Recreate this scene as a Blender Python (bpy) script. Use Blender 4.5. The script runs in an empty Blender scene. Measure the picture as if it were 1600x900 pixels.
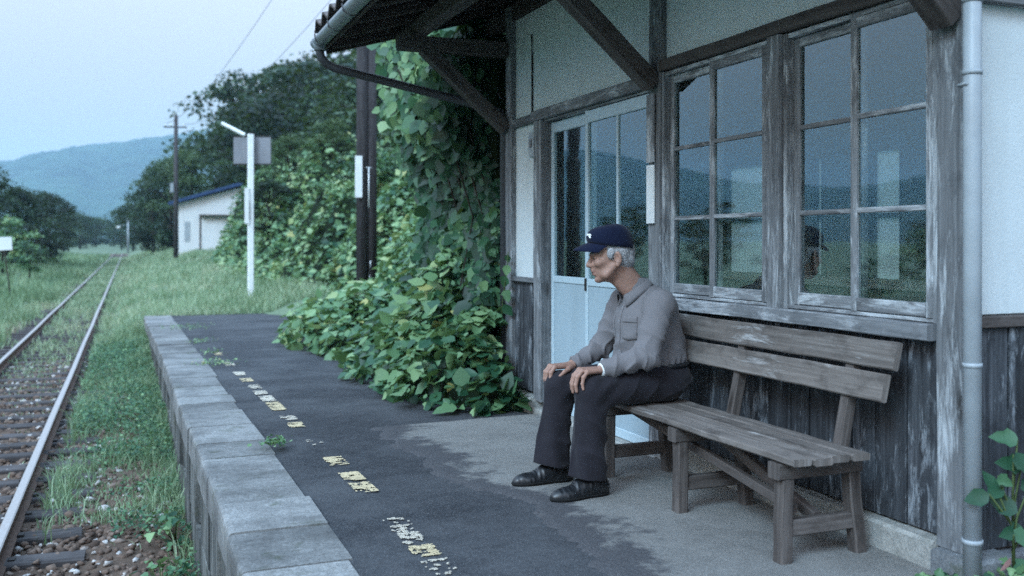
import bpy, bmesh, math, random
import numpy as np
from mathutils import Vector, Matrix
from mathutils.bvhtree import BVHTree

SC = bpy.context.scene
COL = SC.collection
R = math.radians
rnd = random.Random(7)
rng = np.random.default_rng(11)

# ------------------------------------------------------------------ camera
cam_d = bpy.data.cameras.new("camera")
cam = bpy.data.objects.new("camera", cam_d)
COL.objects.link(cam)
cam.location = (0, 0, 1.2)
cam.rotation_euler = (R(90), 0, -math.atan(0.4))
cam_d.sensor_width = 36.0
cam_d.lens = 1500 / 1600 * 36.0
cam_d.shift_y = -73 / 1600
cam_d.clip_start = 0.05
cam_d.clip_end = 20000
cam_d.dof.use_dof = True
cam_d.dof.focus_distance = 4.7
cam_d.dof.aperture_fstop = 2.2
SC.camera = cam

# ------------------------------------------------------------------ world, sun, exposure
SUN_ELEV, SUN_AZ = 38.0, 235.0          # azimuth measured clockwise from +Y
W = bpy.data.worlds.new("World")
SC.world = W
W.use_nodes = True
wn = W.node_tree
wn.nodes.clear()
w_out = wn.nodes.new("ShaderNodeOutputWorld")
w_add = wn.nodes.new("ShaderNodeAddShader")
w_sky = wn.nodes.new("ShaderNodeTexSky")
w_sky.sky_type = 'NISHITA'
w_sky.sun_disc = False
w_sky.sun_elevation = R(SUN_ELEV)
w_sky.sun_rotation = R(SUN_AZ)
w_sky.air_density = 1.5
w_sky.dust_density = 4.0
w_sky.ozone_density = 2.0
w_bg = wn.nodes.new("ShaderNodeBackground")
w_bg.inputs[1].default_value = 0.05
# even overcast layer over the blue sky: the standard overcast law, brighter overhead than at the horizon
w_geo = wn.nodes.new("ShaderNodeTexCoord")
w_sep = wn.nodes.new("ShaderNodeSeparateXYZ")
w_map = wn.nodes.new("ShaderNodeMapRange")
w_map.inputs[1].default_value = 0.0
w_map.inputs[2].default_value = 1.0
w_map.interpolation_type = 'SMOOTHSTEP'
w_map.inputs[3].default_value = 0.09
w_map.inputs[4].default_value = 1.40
w_bg2 = wn.nodes.new("ShaderNodeBackground")
w_col = wn.nodes.new("ShaderNodeMix")
w_col.data_type = 'RGBA'
w_col.inputs[6].default_value = (1.15, 0.80, 0.66, 1)     # whitish cloud at the horizon
w_col.inputs[7].default_value = (0.44, 0.77, 1.14, 1)     # bluer cloud overhead
w_crv = wn.nodes.new("ShaderNodeMath")
w_crv.operation = 'POWER'
w_crv.use_clamp = True
w_crv.inputs[1].default_value = 0.7
wn.links.new(w_sep.outputs[2], w_crv.inputs[0])
wn.links.new(w_crv.outputs[0], w_col.inputs[0])
wn.links.new(w_col.outputs[2], w_bg2.inputs[0])
wn.links.new(w_geo.outputs["Generated"], w_sep.inputs[0])
wn.links.new(w_sep.outputs[2], w_map.inputs[0])
wn.links.new(w_map.outputs[0], w_bg2.inputs[1])
wn.links.new(w_sky.outputs[0], w_bg.inputs[0])
wn.links.new(w_bg.outputs[0], w_add.inputs[0])
wn.links.new(w_bg2.outputs[0], w_add.inputs[1])
wn.links.new(w_add.outputs[0], w_out.inputs[0])

sun_d = bpy.data.lights.new("sun", 'SUN')
sun_d.energy = 1.5
sun_d.angle = R(20)
sun_d.color = (0.42, 0.72, 1.0)
sun = bpy.data.objects.new("sun", sun_d)
COL.objects.link(sun)
_az = R(SUN_AZ)
_sd = Vector((math.sin(_az) * math.cos(R(SUN_ELEV)), math.cos(_az) * math.cos(R(SUN_ELEV)), math.sin(R(SUN_ELEV))))
sun.rotation_euler = _sd.to_track_quat('Z', 'Y').to_euler()
sun.location = _sd * 30

SC.view_settings.view_transform = 'Standard'
SC.view_settings.look = 'None'
SC.view_settings.exposure = 1.15
SC.view_settings.gamma = 1.0
SC.view_settings.use_curve_mapping = False
SC.render.engine = 'CYCLES'
SC.cycles.max_bounces = 8
SC.cycles.diffuse_bounces = 3
SC.cycles.glossy_bounces = 3
SC.cycles.transparent_max_bounces = 12
SC.cycles.volume_bounces = 1
SC.cycles.use_denoising = False

# ------------------------------------------------------------------ object helpers
def tag(o, label=None, cat=None, group=None, kind=None):
    if label: o['label'] = label
    if cat: o['category'] = cat
    if group: o['group'] = group
    if kind: o['kind'] = kind
    return o

def empty(name, loc=(0, 0, 0), label=None, cat=None, group=None, kind=None):
    o = bpy.data.objects.new(name, None)
    COL.objects.link(o)
    o.location = loc
    o.empty_display_size = 0.1
    return tag(o, label, cat, group, kind)

def adopt(o, parent):
    """Parent keeping the world place (all parents here are unrotated and unscaled)."""
    o.parent = parent
    p = parent
    off = Vector((0, 0, 0))
    while p is not None:
        off += Vector(p.location)
        p = p.parent
    o.location = Vector(o.location) - off

def link(name, me, parent=None, label=None):
    o = bpy.data.objects.new(name, me)
    COL.objects.link(o)
    if parent is not None: adopt(o, parent)
    if label: o['label'] = label
    return o

def mesh_np(name, V, F, mat=None, uv=None, smooth=False, col=None, mats=None, midx=None):
    V = np.asarray(V, np.float32); F = np.asarray(F, np.int32)
    me = bpy.data.meshes.new(name)
    n, k = F.shape
    me.vertices.add(len(V)); me.vertices.foreach_set("co", V.ravel())
    me.loops.add(n * k); me.loops.foreach_set("vertex_index", F.ravel())
    me.polygons.add(n)
    me.polygons.foreach_set("loop_start", np.arange(0, n * k, k, dtype=np.int32))
    if smooth: me.polygons.foreach_set("use_smooth", np.ones(n, bool))
    if col is not None:
        a = me.color_attributes.new("tint", 'FLOAT_COLOR', 'POINT')
        c = np.ones((len(V), 4), np.float32); c[:, :col.shape[1]] = col
        a.data.foreach_set("color", c.ravel())
    if uv is not None:
        l = me.uv_layers.new(name="UVMap")
        l.data.foreach_set("uv", np.asarray(uv, np.float32).ravel())
    for m in (mats or ([mat] if mat else [])): me.materials.append(m)
    if midx is not None: me.polygons.foreach_set("material_index", np.asarray(midx, np.int32))
    me.update(); me.validate()
    return me

class MB:
    """Collects boxes, timbers, tubes and sheets; build() links them as ONE mesh object."""
    def __init__(s): s.v = []; s.f = []; s.uv = []; s.sm = []
    def face(s, idx, uvs, sm=False):
        s.f.append(tuple(idx)); s.uv.extend(uvs); s.sm.append(sm)
    def timber(s, p0, p1, w, h, up=(0, 0, 1), cham=0.004, seg=1, jit=0.0, taper=1.0):
        p0 = Vector(p0); p1 = Vector(p1); d = (p1 - p0); L = d.length; d.normalize()
        up = Vector(up); side = d.cross(up)
        if side.length < 1e-4: up = Vector((0, 1, 0)); side = d.cross(up)
        side.normalize(); up = side.cross(d)
        a, b, c = w / 2, h / 2, min(cham, w * .3, h * .3)
        prof = [(-a + c, -b), (a - c, -b), (a, -b + c), (a, b - c), (a - c, b), (-a + c, b), (-a, b - c), (-a, -b + c)]
        per = [0.0]
        for i in range(8):
            q, r_ = prof[i], prof[(i + 1) % 8]
            per.append(per[-1] + math.hypot(q[0] - r_[0], q[1] - r_[1]))
        o0 = rnd.uniform(0, 40); o1 = rnd.uniform(0, 40); base = len(s.v)
        for k in range(seg + 1):
            t = k / seg; sc = 1 + (taper - 1) * t
            js = rnd.uniform(-jit, jit) if 0 < k < seg else 0
            ju = rnd.uniform(-jit, jit) if 0 < k < seg else 0
            for (x, y) in prof:
                s.v.append(tuple(p0 + d * (L * t) + side * (x * sc + js + rnd.uniform(-jit, jit) * .4) + up * (y * sc + ju + rnd.uniform(-jit, jit) * .4)))
        for k in range(seg):
            for i in range(8):
                j = (i + 1) % 8
                A = base + k * 8
                u0 = o0 + L * k / seg; u1 = o0 + L * (k + 1) / seg
                s.face((A + i, A + j, A + 8 + j, A + 8 + i),
                       ((u0, o1 + per[i]), (u0, o1 + per[i + 1]), (u1, o1 + per[i + 1]), (u1, o1 + per[i])))
        s.face([base + 7 - i for i in range(8)], [(o0 + prof[7 - i][1] * .2, o1 + prof[7 - i][0]) for i in range(8)])
        E_ = base + seg * 8
        s.face([E_ + i for i in range(8)], [(o0 + prof[i][1] * .2, o1 + prof[i][0]) for i in range(8)])
        return s
    def box(s, lo, hi, cham=0.003):
        """axis-aligned box; grain along its longest side"""
        lo = Vector(lo); hi = Vector(hi); e = hi - lo; c = (lo + hi) / 2
        ax = max(range(3), key=lambda i: e[i])
        d = Vector((0, 0, 0)); d[ax] = e[ax] / 2
        up = (0, 0, 1) if ax != 2 else (0, 1, 0)
        w, h = {0: (e[1], e[2]), 1: (e[0], e[2]), 2: (e[0], e[1])}[ax]
        return s.timber(c - d, c + d, w, h, up, cham)
    def tube(s, pts, r, n=10, cap=True):
        pts = [Vector(p) for p in pts]; base = len(s.v); L = 0
        rs = r if isinstance(r, (list, tuple)) else [r] * len(pts)
        up0 = Vector((0, 0, 1)); us = []
        for i, p in enumerate(pts):
            d = (pts[min(i + 1, len(pts) - 1)] - pts[max(i - 1, 0)]).normalized()
            sd = d.cross(up0)
            if sd.length < .05: sd = d.cross(Vector((0, 1, 0)))
            sd.normalize(); u = sd.cross(d)
            if i: L += (p - pts[i - 1]).length
            us.append(L)
            for k in range(n):
                a = 2 * math.pi * k / n
                s.v.append(tuple(p + sd * (math.cos(a) * rs[i]) + u * (math.sin(a) * rs[i])))
        for i in range(len(pts) - 1):
            for k in range(n):
                j = (k + 1) % n; A = base + i * n
                c = 2 * math.pi * rs[i]
                s.face((A + k, A + j, A + n + j, A + n + k), ((us[i], c * k / n), (us[i], c * (k + 1) / n), (us[i + 1], c * (k + 1) / n), (us[i + 1], c * k / n)), True)
        if cap:
            s.face([base + n - 1 - k for k in range(n)], [(0, 0)] * n)
            E_ = base + (len(pts) - 1) * n
            s.face([E_ + k for k in range(n)], [(0, 0)] * n)
        return s
    def poly(s, pts, uvs=None):
        b = len(s.v); s.v.extend(tuple(p) for p in pts)
        s.face(range(b, b + len(pts)), uvs or [(p[0], p[1]) for p in pts]); return s
    def prism(s, pts, off):
        """polygon pts pushed by vector off into a solid"""
        off = Vector(off); b = len(s.v); n = len(pts); pts = [Vector(p) for p in pts]
        s.v.extend(tuple(p) for p in pts); s.v.extend(tuple(p + off) for p in pts)
        s.face([b + i for i in range(n)][::-1], [(p.x + p.y, p.z) for p in pts][::-1])
        s.face([b + n + i for i in range(n)], [(p.x + p.y, p.z) for p in pts])
        for i in range(n):
            j = (i + 1) % n
            s.face((b + i, b + j, b + n + j, b + n + i), ((0, 0), (.1, 0), (.1, .1), (0, .1)))
        return s
    def mesh(s, name, mat, smooth=False):
        me = bpy.data.meshes.new(name)
        me.from_pydata(s.v, [], s.f)
        l = me.uv_layers.new(name="UVMap")
        l.data.foreach_set("uv", np.array(s.uv, np.float32).ravel())
        me.polygons.foreach_set("use_smooth", np.array([smooth or q for q in s.sm], bool))
        if mat: me.materials.append(mat)
        bm_ = bmesh.new(); bm_.from_mesh(me); bmesh.ops.recalc_face_normals(bm_, faces=bm_.faces); bm_.to_mesh(me); bm_.free()
        me.update()
        return me
    def build(s, name, mat, parent=None, label=None, smooth=False):
        return link(name, s.mesh(name, mat, smooth), parent, label)

def T(name, mat, parent, p0, p1, w, h, up=(0, 0, 1), label=None, **k):
    return MB().timber(p0, p1, w, h, up, **k).build(name, mat, parent, label)

def copy_obj(o, parent=None, loc=None, rot=None, scale=None):
    c = o.copy(); COL.objects.link(c)
    if parent is not None: c.parent = parent
    if loc is not None: c.location = loc
    if rot is not None: c.rotation_euler = rot
    if scale is not None: c.scale = scale
    return c

def smooth(x, a, b):
    t = np.clip((np.asarray(x, float) - a) / (b - a), 0, 1)
    return t * t * (3 - 2 * t)

def vnoise(P, seed=0):
    """value noise in [-1,1] for points (n,2) or (n,3)"""
    P = np.asarray(P, float)
    if P.shape[-1] == 2: P = np.concatenate([P, np.zeros(P.shape[:-1] + (1,))], -1)
    I = np.floor(P).astype(np.int64); Fr = P - I; u = Fr * Fr * (3 - 2 * Fr)
    def h(a, b, c):
        x = (a * 374761393 + b * 668265263 + c * 2147483647 + seed * 974711) & 0xffffffff
        x = ((x ^ (x >> 13)) * 1274126177) & 0xffffffff
        x = ((x ^ (x >> 16)) * 2246822519) & 0xffffffff
        return ((x ^ (x >> 13)) & 0xffff) / 32767.5 - 1
    r = 0
    for dx in (0, 1):
        for dy in (0, 1):
            for dz in (0, 1):
                w = (u[..., 0] if dx else 1 - u[..., 0]) * (u[..., 1] if dy else 1 - u[..., 1]) * (u[..., 2] if dz else 1 - u[..., 2])
                r = r + w * h(I[..., 0] + dx, I[..., 1] + dy, I[..., 2] + dz)
    return r

def fbm(P, oct=4, seed=0):
    P = np.asarray(P, float); r = 0; a = 1
    for i in range(oct):
        r = r + a * vnoise(P * (2.03 ** i) + 17.3 * i, seed + i); a *= .5
    return r

# ------------------------------------------------------------------ materials
class NT:
    def __init__(s, name, rough=0.8, spec=0.3):
        s.m = bpy.data.materials.new(name); s.m.use_nodes = True
        s.t = s.m.node_tree; s.t.nodes.clear()
        s.out = s.n("ShaderNodeOutputMaterial"); s.b = s.n("ShaderNodeBsdfPrincipled")
        s.l(s.b.outputs[0], s.out.inputs[0])
        s.b.inputs["Roughness"].default_value = rough
        s.b.inputs["Specular IOR Level"].default_value = spec
    def n(s, t, **k):
        x = s.t.nodes.new(t)
        for a, v in k.items(): setattr(x, a, v)
        return x
    def l(s, a, b): s.t.links.new(a, b)
    def set(s, sock, v):
        if isinstance(v, bpy.types.NodeSocket): s.l(v, sock)
        elif isinstance(v, tuple) and len(v) == 3 and sock.type == 'RGBA': sock.default_value = (*v, 1)
        else: sock.default_value = v
    def coord(s, kind="Object", scale=(1, 1, 1), rot=(0, 0, 0)):
        c = s.n("ShaderNodeTexCoord"); m = s.n("ShaderNodeMapping")
        s.l(c.outputs[kind], m.inputs[0]); m.inputs[3].default_value = scale; m.inputs[2].default_value = rot
        return m.outputs[0]
    def noise(s, vec, scale=1, detail=4, rough=.55, dist=0.0):
        x = s.n("ShaderNodeTexNoise"); s.l(vec, x.inputs["Vector"])
        x.inputs["Scale"].default_value = scale; x.inputs["Detail"].default_value = detail
        x.inputs["Roughness"].default_value = rough; x.inputs["Distortion"].default_value = dist
        return x.outputs[0]
    def vor(s, vec, scale, out=0, feature='F1'):
        x = s.n("ShaderNodeTexVoronoi", feature=feature); s.l(vec, x.inputs["Vector"]); x.inputs["Scale"].default_value = scale
        return x.outputs[out]
    def ramp(s, fac, stops):
        x = s.n("ShaderNodeValToRGB"); s.l(fac, x.inputs[0]); e = x.color_ramp.elements
        while len(e) < len(stops): e.new(.5)
        for i, (p, c) in enumerate(stops):
            e[i].position = p; e[i].color = (*c, 1) if isinstance(c, tuple) else (c, c, c, 1)
        return x.outputs[0]
    def mix(s, fac, a, b, mode='MIX'):
        x = s.n("ShaderNodeMix", data_type='RGBA', blend_type=mode)
        s.set(x.inputs[0], fac); s.set(x.inputs[6], a); s.set(x.inputs[7], b)
        return x.outputs[2]
    def math(s, op, a, b=0.0, c=0.0, clamp=False):
        x = s.n("ShaderNodeMath", operation=op, use_clamp=clamp)
        s.set(x.inputs[0], a); s.set(x.inputs[1], b); s.set(x.inputs[2], c)
        return x.outputs[0]
    def attr(s, name="tint"):
        return s.n("ShaderNodeAttribute", attribute_name=name).outputs[0]
    def orand(s): return s.n("ShaderNodeObjectInfo").outputs["Random"]
    def bump(s, h, strength=.3, dist=.01):
        x = s.n("ShaderNodeBump"); x.inputs["Strength"].default_value = strength; x.inputs["Distance"].default_value = dist
        s.l(h, x.inputs["Height"]); s.l(x.outputs[0], s.b.inputs["Normal"])
    def color(s, v): s.set(s.b.inputs["Base Color"], v)
    def rough(s, v): s.set(s.b.inputs["Roughness"], v)

def wood(name, dark, mid, light, paint=None, amount=.5, rough=.85, var=.35, streak=34, bump=.6, px=3.5):
    """weathered timber; grain runs along U of the mesh, optional flaking paint"""
    m = NT(name, rough, .25)
    ob = m.n("ShaderNodeTexCoord"); r_ = m.orand()
    mp = m.n("ShaderNodeMapping"); m.l(ob.outputs["UV"], mp.inputs[0])
    cmb = m.n("ShaderNodeCombineXYZ"); m.l(m.math('MULTIPLY', r_, 37.0), cmb.inputs[0]); m.l(m.math('MULTIPLY', r_, 91.0), cmb.inputs[1])
    m.l(cmb.outputs[0], mp.inputs[1])
    def sc(x, y):
        q = m.n("ShaderNodeVectorMath", operation='MULTIPLY'); m.l(mp.outputs[0], q.inputs[0]); q.inputs[1].default_value = (x, y, 1)
        return q.outputs[0]
    a = m.noise(sc(1.3, streak), 1, 6, .65, .25)
    f = m.noise(sc(5, streak * 5), 1, 3, .6)
    p = m.noise(sc(1.1, 4.5), 1, 5, .6, .4)
    c = m.ramp(a, [(.28, dark), (.5, mid), (.72, light)])
    c = m.mix(m.math('MULTIPLY', f, .55), c, (dark[0] * .5, dark[1] * .5, dark[2] * .5))
    c = m.mix(m.ramp(p, [(.40, 0.0), (.66, .6)]), c, mid)
    b_ = m.noise(sc(5, 9), 1, 6, .7, .3); c = m.mix(m.ramp(b_, [(.50, 0.0), (.66, .62)]), c, (dark[0] * .75, dark[1] * .75, dark[2] * .75))
    k_ = m.vor(sc(1.6, 7), 1.0); c = m.mix(m.ramp(k_, [(.05, .8), (.13, 0.0)]), c, (dark[0] * .5, dark[1] * .45, dark[2] * .4))
    br = m.math('MULTIPLY_ADD', r_, var, 1 - var / 2)
    hs = m.n("ShaderNodeHueSaturation"); m.l(c, hs.inputs["Color"]); m.l(br, hs.inputs["Value"])
    c = hs.outputs[0]
    if paint:
        pm = m.noise(sc(px, 22), 1, 8, .78, .5); pl = m.noise(sc(1.6, 3.2), 1, 4, .6)
        k = m.math('ADD', m.math('MULTIPLY', pm, .65), m.math('MULTIPLY', pl, .35))
        lo = .60 - .22 * amount
        c = m.mix(m.ramp(k, [(lo, 0.0), (lo + .10, .92)]), c, paint)
    m.color(c)
    hgt = m.math('ADD', m.math('MULTIPLY', a, .7), m.math('MULTIPLY', f, .3))
    m.bump(hgt, bump, .006)
    return m.m

M = {}
M['wood_frame'] = wood('weathered_frame', (.055, .057, .062), (.165, .172, .18), (.30, .315, .33), (.42, .45, .47), .36)
M['wood_sash'] = wood('weathered_sash', (.08, .082, .088), (.20, .21, .22), (.35, .37, .385), (.46, .49, .51), .45)
M['wood_sill'] = wood('weathered_sill', (.10, .105, .11), (.22, .23, .245), (.35, .37, .39), (.42, .44, .46), .5)
M['wood_dark'] = wood('dark_beam', (.030, .025, .023), (.075, .063, .058), (.14, .12, .112), None)
M['wood_brace'] = wood('brace_timber', (.035, .030, .029), (.088, .078, .073), (.16, .145, .138), None)
M['wood_board'] = wood('weathered_siding', (.012, .013, .016), (.042, .046, .052), (.13, .14, .155), (.27, .295, .32), .33, var=.6, streak=30, px=5.5)
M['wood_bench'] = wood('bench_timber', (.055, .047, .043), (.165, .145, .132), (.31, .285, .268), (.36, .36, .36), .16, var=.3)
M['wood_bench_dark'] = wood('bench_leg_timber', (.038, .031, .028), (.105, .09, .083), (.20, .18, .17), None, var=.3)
M['wood_pole'] = wood('tarred_pole', (.022, .020, .022), (.058, .053, .056), (.12, .115, .12), None, streak=18)
M['wood_tie'] = wood('sleeper_timber', (.028, .024, .025), (.07, .062, .062), (.14, .125, .122), None, streak=22, var=.5)

def plain(name, col, rough=.7, spec=.3, metal=0.0, nscale=30, vary=.15, bump=.1, bdist=.003):
    m = NT(name, rough, spec); m.b.inputs["Metallic"].default_value = metal
    v = m.coord(); a = m.noise(v, nscale, 4); b = m.noise(v, nscale * .12, 4)
    k = m.math('ADD', m.math('MULTIPLY', a, .5), m.math('MULTIPLY', b, .5))
    d = tuple(x * (1 - vary * 1.6) for x in col); e = tuple(min(1, x * (1 + vary)) for x in col)
    m.color(m.ramp(k, [(.32, d), (.68, e)])); m.bump(a, bump, bdist)
    return m.m

def plaster(name, col):
    m = NT(name, .92, .15)
    v = m.coord(); a = m.noise(v, 2.2, 7, .7); f = m.noise(v, 90, 3)
    st = m.noise(m.coord(scale=(7, 7, .7)), 1, 5, .6)
    c = m.mix(m.ramp(a, [(.35, 0.0), (.75, .35)]), col, tuple(x * .72 for x in col))
    c = m.mix(m.ramp(st, [(.50, 0.0), (.78, .22)]), c, (col[0] * .62, col[1] * .60, col[2] * .56))
    sp = m.noise(v, 120, 4, .75); c = m.mix(m.ramp(sp, [(.52, 0.0), (.66, .35)]), c, tuple(x * .6 for x in col))
    m.color(c); m.bump(m.math('ADD', m.math('MULTIPLY', f, .6), a), .4, .005)
    return m.m
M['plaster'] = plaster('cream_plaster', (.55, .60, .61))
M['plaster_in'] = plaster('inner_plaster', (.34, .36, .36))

def concrete(name, col, dark, stain=.5, streaks=False):
    m = NT(name, .93, .2); v = m.coord()
    f = m.noise(v, 160, 4, .7); g_ = m.noise(v, 28, 5, .7); b = m.noise(v, 2.2, 6, .62)
    c = m.mix(m.ramp(f, [(.44, 0.0), (.60, .6)]), col, tuple(x * .45 for x in col))
    c = m.mix(m.ramp(g_, [(.48, 0.0), (.66, .6)]), c, tuple(min(1, x * 1.4) for x in col))
    g2 = m.noise(v, 70, 4, .75); c = m.mix(m.ramp(g2, [(.50, 0.0), (.64, .55)]), c, dark)
    c = m.mix(m.ramp(b, [(.42, 0.0), (.68, stain)]), c, dark)
    if streaks:
        st = m.noise(m.coord(scale=(9, 9, .9)), 1, 6, .7)
        c = m.mix(m.ramp(st, [(.40, 0.0), (.62, .85)]), c, (.025, .028, .028))
        s2 = m.noise(m.coord(scale=(5, 5, .6)), 1.7, 5, .7)
        c = m.mix(m.ramp(s2, [(.55, 0.0), (.72, .6)]), c, (.36, .37, .36))
    ms = m.noise(v, 5.5, 7, .75); c = m.mix(m.ramp(ms, [(.56, 0.0), (.70, .7)]), c, (.055, .066, .036))
    hs = m.n("ShaderNodeHueSaturation"); m.l(c, hs.inputs["Color"])
    m.l(m.math('MULTIPLY_ADD', m.orand(), .45, .72), hs.inputs["Value"])
    m.color(hs.outputs[0]); m.bump(m.math('ADD', m.math('MULTIPLY', f, .5), m.math('ADD', g_, b)), .5, .008)
    return m.m
M['coping'] = concrete('old_coping_concrete', (.235, .235, .23), (.06, .06, .06), .8)
M['wallblock'] = concrete('stained_wall_concrete', (.20, .20, .19), (.07, .075, .07), .7, True)
M['footing'] = concrete('pale_footing_concrete', (.40, .40, .375), (.20, .20, .19), .5)
M['step'] = concrete('dark_footing_concrete', (.16, .17, .18), (.09, .095, .10), .5)

def ground_mat(name, col, dark, pale, speck=(.4, .4, .4), fine=220, big=1.2, stain=None):
    m = NT(name, .95, .2); v = m.coord()
    f = m.noise(v, fine, 3, .8); g_ = m.noise(v, 35, 5, .7); b = m.noise(v, big, 6, .65); vo = m.vor(v, 130)
    c = m.mix(m.ramp(f, [(.42, 0.0), (.60, .85)]), col, dark)
    md = m.noise(v, 9, 7, .75); c = m.mix(m.ramp(md, [(.42, 0.0), (.60, .7)]), c, dark)
    q_ = m.noise(v, 85, 4, .8); c = m.mix(m.ramp(q_, [(.50, 0.0), (.63, .6)]), c, pale)
    c = m.mix(m.ramp(b, [(.42, 0.0), (.62, .55)]), c, pale)
    c = m.mix(m.ramp(g_, [(.5, 0.0), (.72, .4)]), c, dark)
    c = m.mix(m.ramp(vo, [(.10, .8), (.2, 0.0)]), c, speck)
    if stain: c = stain(m, c, v, f, q_, md)
    m.color(c); m.bump(m.math('ADD', f, m.math('MULTIPLY', g_, .8)), .7, .006)
    return m.m
M['asphalt'] = ground_mat('old_asphalt', (.054, .056, .062), (.016, .018, .022), (.098, .101, .107), (.28, .29, .30))
def asphalt_stain(m, c, v, f, q_, md):
    """asphalt left over the concrete: its edge crumbles within the width stored per vertex"""
    s_ = m.n("ShaderNodeSeparateColor"); m.l(m.attr(), s_.inputs[0])
    e = m.math('ADD', s_.outputs[0], m.math('MULTIPLY', m.math('SUBTRACT', m.noise(v, 3.2, 8, .72), .5), 1.1))
    k = m.ramp(e, [(.17, .96), (.30, 0.0)])
    a_ = m.mix(m.ramp(f, [(.42, 0.0), (.60, .85)]), (.074, .073, .078), (.028, .028, .033))
    a_ = m.mix(m.ramp(q_, [(.50, 0.0), (.63, .6)]), a_, (.118, .117, .12))
    k2 = m.ramp(m.noise(v, 1.7, 6, .7), [(.55, 0.0), (.72, .35)])
    return m.mix(k, m.mix(k2, c, (.11, .105, .10)), a_)
M['apron'] = ground_mat('worn_concrete_apron', (.205, .20, .19), (.125, .122, .116), (.25, .245, .232), (.33, .33, .32), stain=asphalt_stain)
M['soil'] = ground_mat('stony_soil', (.105, .07, .05), (.058, .038, .028), (.125, .09, .066), (.22, .2, .18), 60, .8)
M['meadow'] = ground_mat('meadow_ground', (.12, .17, .105), (.07, .10, .06), (.17, .22, .14), (.18, .22, .15), 30, .3)

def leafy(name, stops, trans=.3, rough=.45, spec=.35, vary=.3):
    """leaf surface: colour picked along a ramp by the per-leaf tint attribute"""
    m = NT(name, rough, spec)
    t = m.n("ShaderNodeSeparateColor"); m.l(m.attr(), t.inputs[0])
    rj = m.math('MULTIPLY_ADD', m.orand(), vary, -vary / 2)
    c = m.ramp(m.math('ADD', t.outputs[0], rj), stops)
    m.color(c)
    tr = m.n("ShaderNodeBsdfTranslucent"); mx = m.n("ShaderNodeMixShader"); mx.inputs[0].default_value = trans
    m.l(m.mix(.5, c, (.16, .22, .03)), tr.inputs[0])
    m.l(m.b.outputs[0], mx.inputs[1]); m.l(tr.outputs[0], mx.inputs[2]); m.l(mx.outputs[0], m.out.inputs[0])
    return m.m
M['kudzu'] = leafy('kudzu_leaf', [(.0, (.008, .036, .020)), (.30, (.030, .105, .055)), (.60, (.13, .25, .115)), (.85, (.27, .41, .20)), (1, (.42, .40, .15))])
M['tree_leaf'] = leafy('tree_leaf', [(.0, (.003, .011, .008)), (.45, (.011, .032, .021)), (.8, (.035, .072, .040)), (1, (.07, .115, .058))], .2, .55, .25, .6)
M['tree_pale'] = leafy('pale_tree_leaf', [(.0, (.03, .065, .03)), (.5, (.055, .10, .045)), (1, (.10, .15, .07))], .25, .55, .25)
M['grass'] = leafy('grass_blade', [(.0, (.06, .12, .065)), (.42, (.19, .29, .17)), (.78, (.34, .43, .28)), (1, (.42, .44, .30))], .3, .6, .2)
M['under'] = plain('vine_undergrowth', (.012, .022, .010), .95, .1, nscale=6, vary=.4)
M['bark'] = plain('tree_bark', (.05, .042, .035), .95, .1, nscale=12, vary=.4, bump=.5, bdist=.02)
M['stem'] = plain('green_stem', (.06, .09, .03), .7)
M['stone'] = None
def stone_mat():
    m = NT('ballast_stone', .93, .2); t = m.n("ShaderNodeSeparateColor"); m.l(m.attr(), t.inputs[0]); v = m.coord()
    c = m.ramp(t.outputs[0], [(0, (.065, .042, .032)), (.45, (.15, .102, .078)), (.8, (.23, .175, .145)), (1, (.46, .43, .41))])
    f = m.noise(v, 70, 4); m.color(m.mix(m.ramp(f, [(.4, 0.0), (.7, .6)]), c, (.05, .04, .034))); m.bump(f, .5, .006)
    return m.m
M['stone'] = stone_mat()
def rail_mat():
    m = NT('rusty_rail', .6, .4); v = m.coord(); g_ = m.n("ShaderNodeNewGeometry")
    sx = m.n("ShaderNodeSeparateXYZ"); m.l(g_.outputs["Position"], sx.inputs[0])
    nz = m.n("ShaderNodeSeparateXYZ"); m.l(g_.outputs["True Normal"], nz.inputs[0])
    top = m.math('MULTIPLY', m.math('GREATER_THAN', sx.outputs[2], -.74), m.math('GREATER_THAN', nz.outputs[2], .4))
    n_ = m.noise(v, 25, 5, .7); c = m.ramp(n_, [(.3, (.055, .030, .022)), (.7, (.13, .078, .055))])
    m.color(m.mix(top, c, m.mix(m.noise(v, 40, 5), (.50, .49, .48), (.32, .28, .26)))); m.l(m.math('MULTIPLY', top, .7), m.b.inputs["Metallic"])
    m.rough(m.math('MULTIPLY_ADD', top, -.32, .82)); m.bump(n_, .2, .003)
    return m.m
M['rail'] = rail_mat()
M['metal_pale'] = plain('pale_blue_metal', (.40, .50, .55), .42, .4, nscale=8, vary=.05, bump=.03)
M['door_panel'] = plaster('door_panel_paint', (.31, .395, .44))
M['pipe'] = plain('grey_pvc_pipe', (.30, .335, .36), .45, .4, nscale=12, vary=.12, bump=.05)
M['gutter'] = plain('dull_gutter', (.19, .215, .235), .4, .4, nscale=14, vary=.2, bump=.08)
M['gutter_dark'] = plain('dark_drain_pipe', (.05, .052, .058), .5, .3)
M['iron'] = plain('dark_iron', (.03, .028, .028), .6, .4, .5)
M['tile'] = plain('clay_roof_tile', (.075, .058, .052), .6, .35, nscale=18, vary=.4, bump=.2)
M['white'] = plain('white_paint', (.70, .72, .72), .55, .35, nscale=16, vary=.08)
M['white_post'] = plain('white_post_paint', (.74, .76, .76), .5, .35, nscale=10, vary=.09)
M['board_back'] = plain('grey_sign_back', (.20, .205, .225), .7, .2, nscale=6, vary=.12)
M['shed_wall'] = plaster('shed_wall_paint', (.62, .63, .63))
M['shed_roof'] = plain('blue_sheet_roof', (.022, .052, .13), .5, .3, nscale=3, vary=.2)
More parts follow.
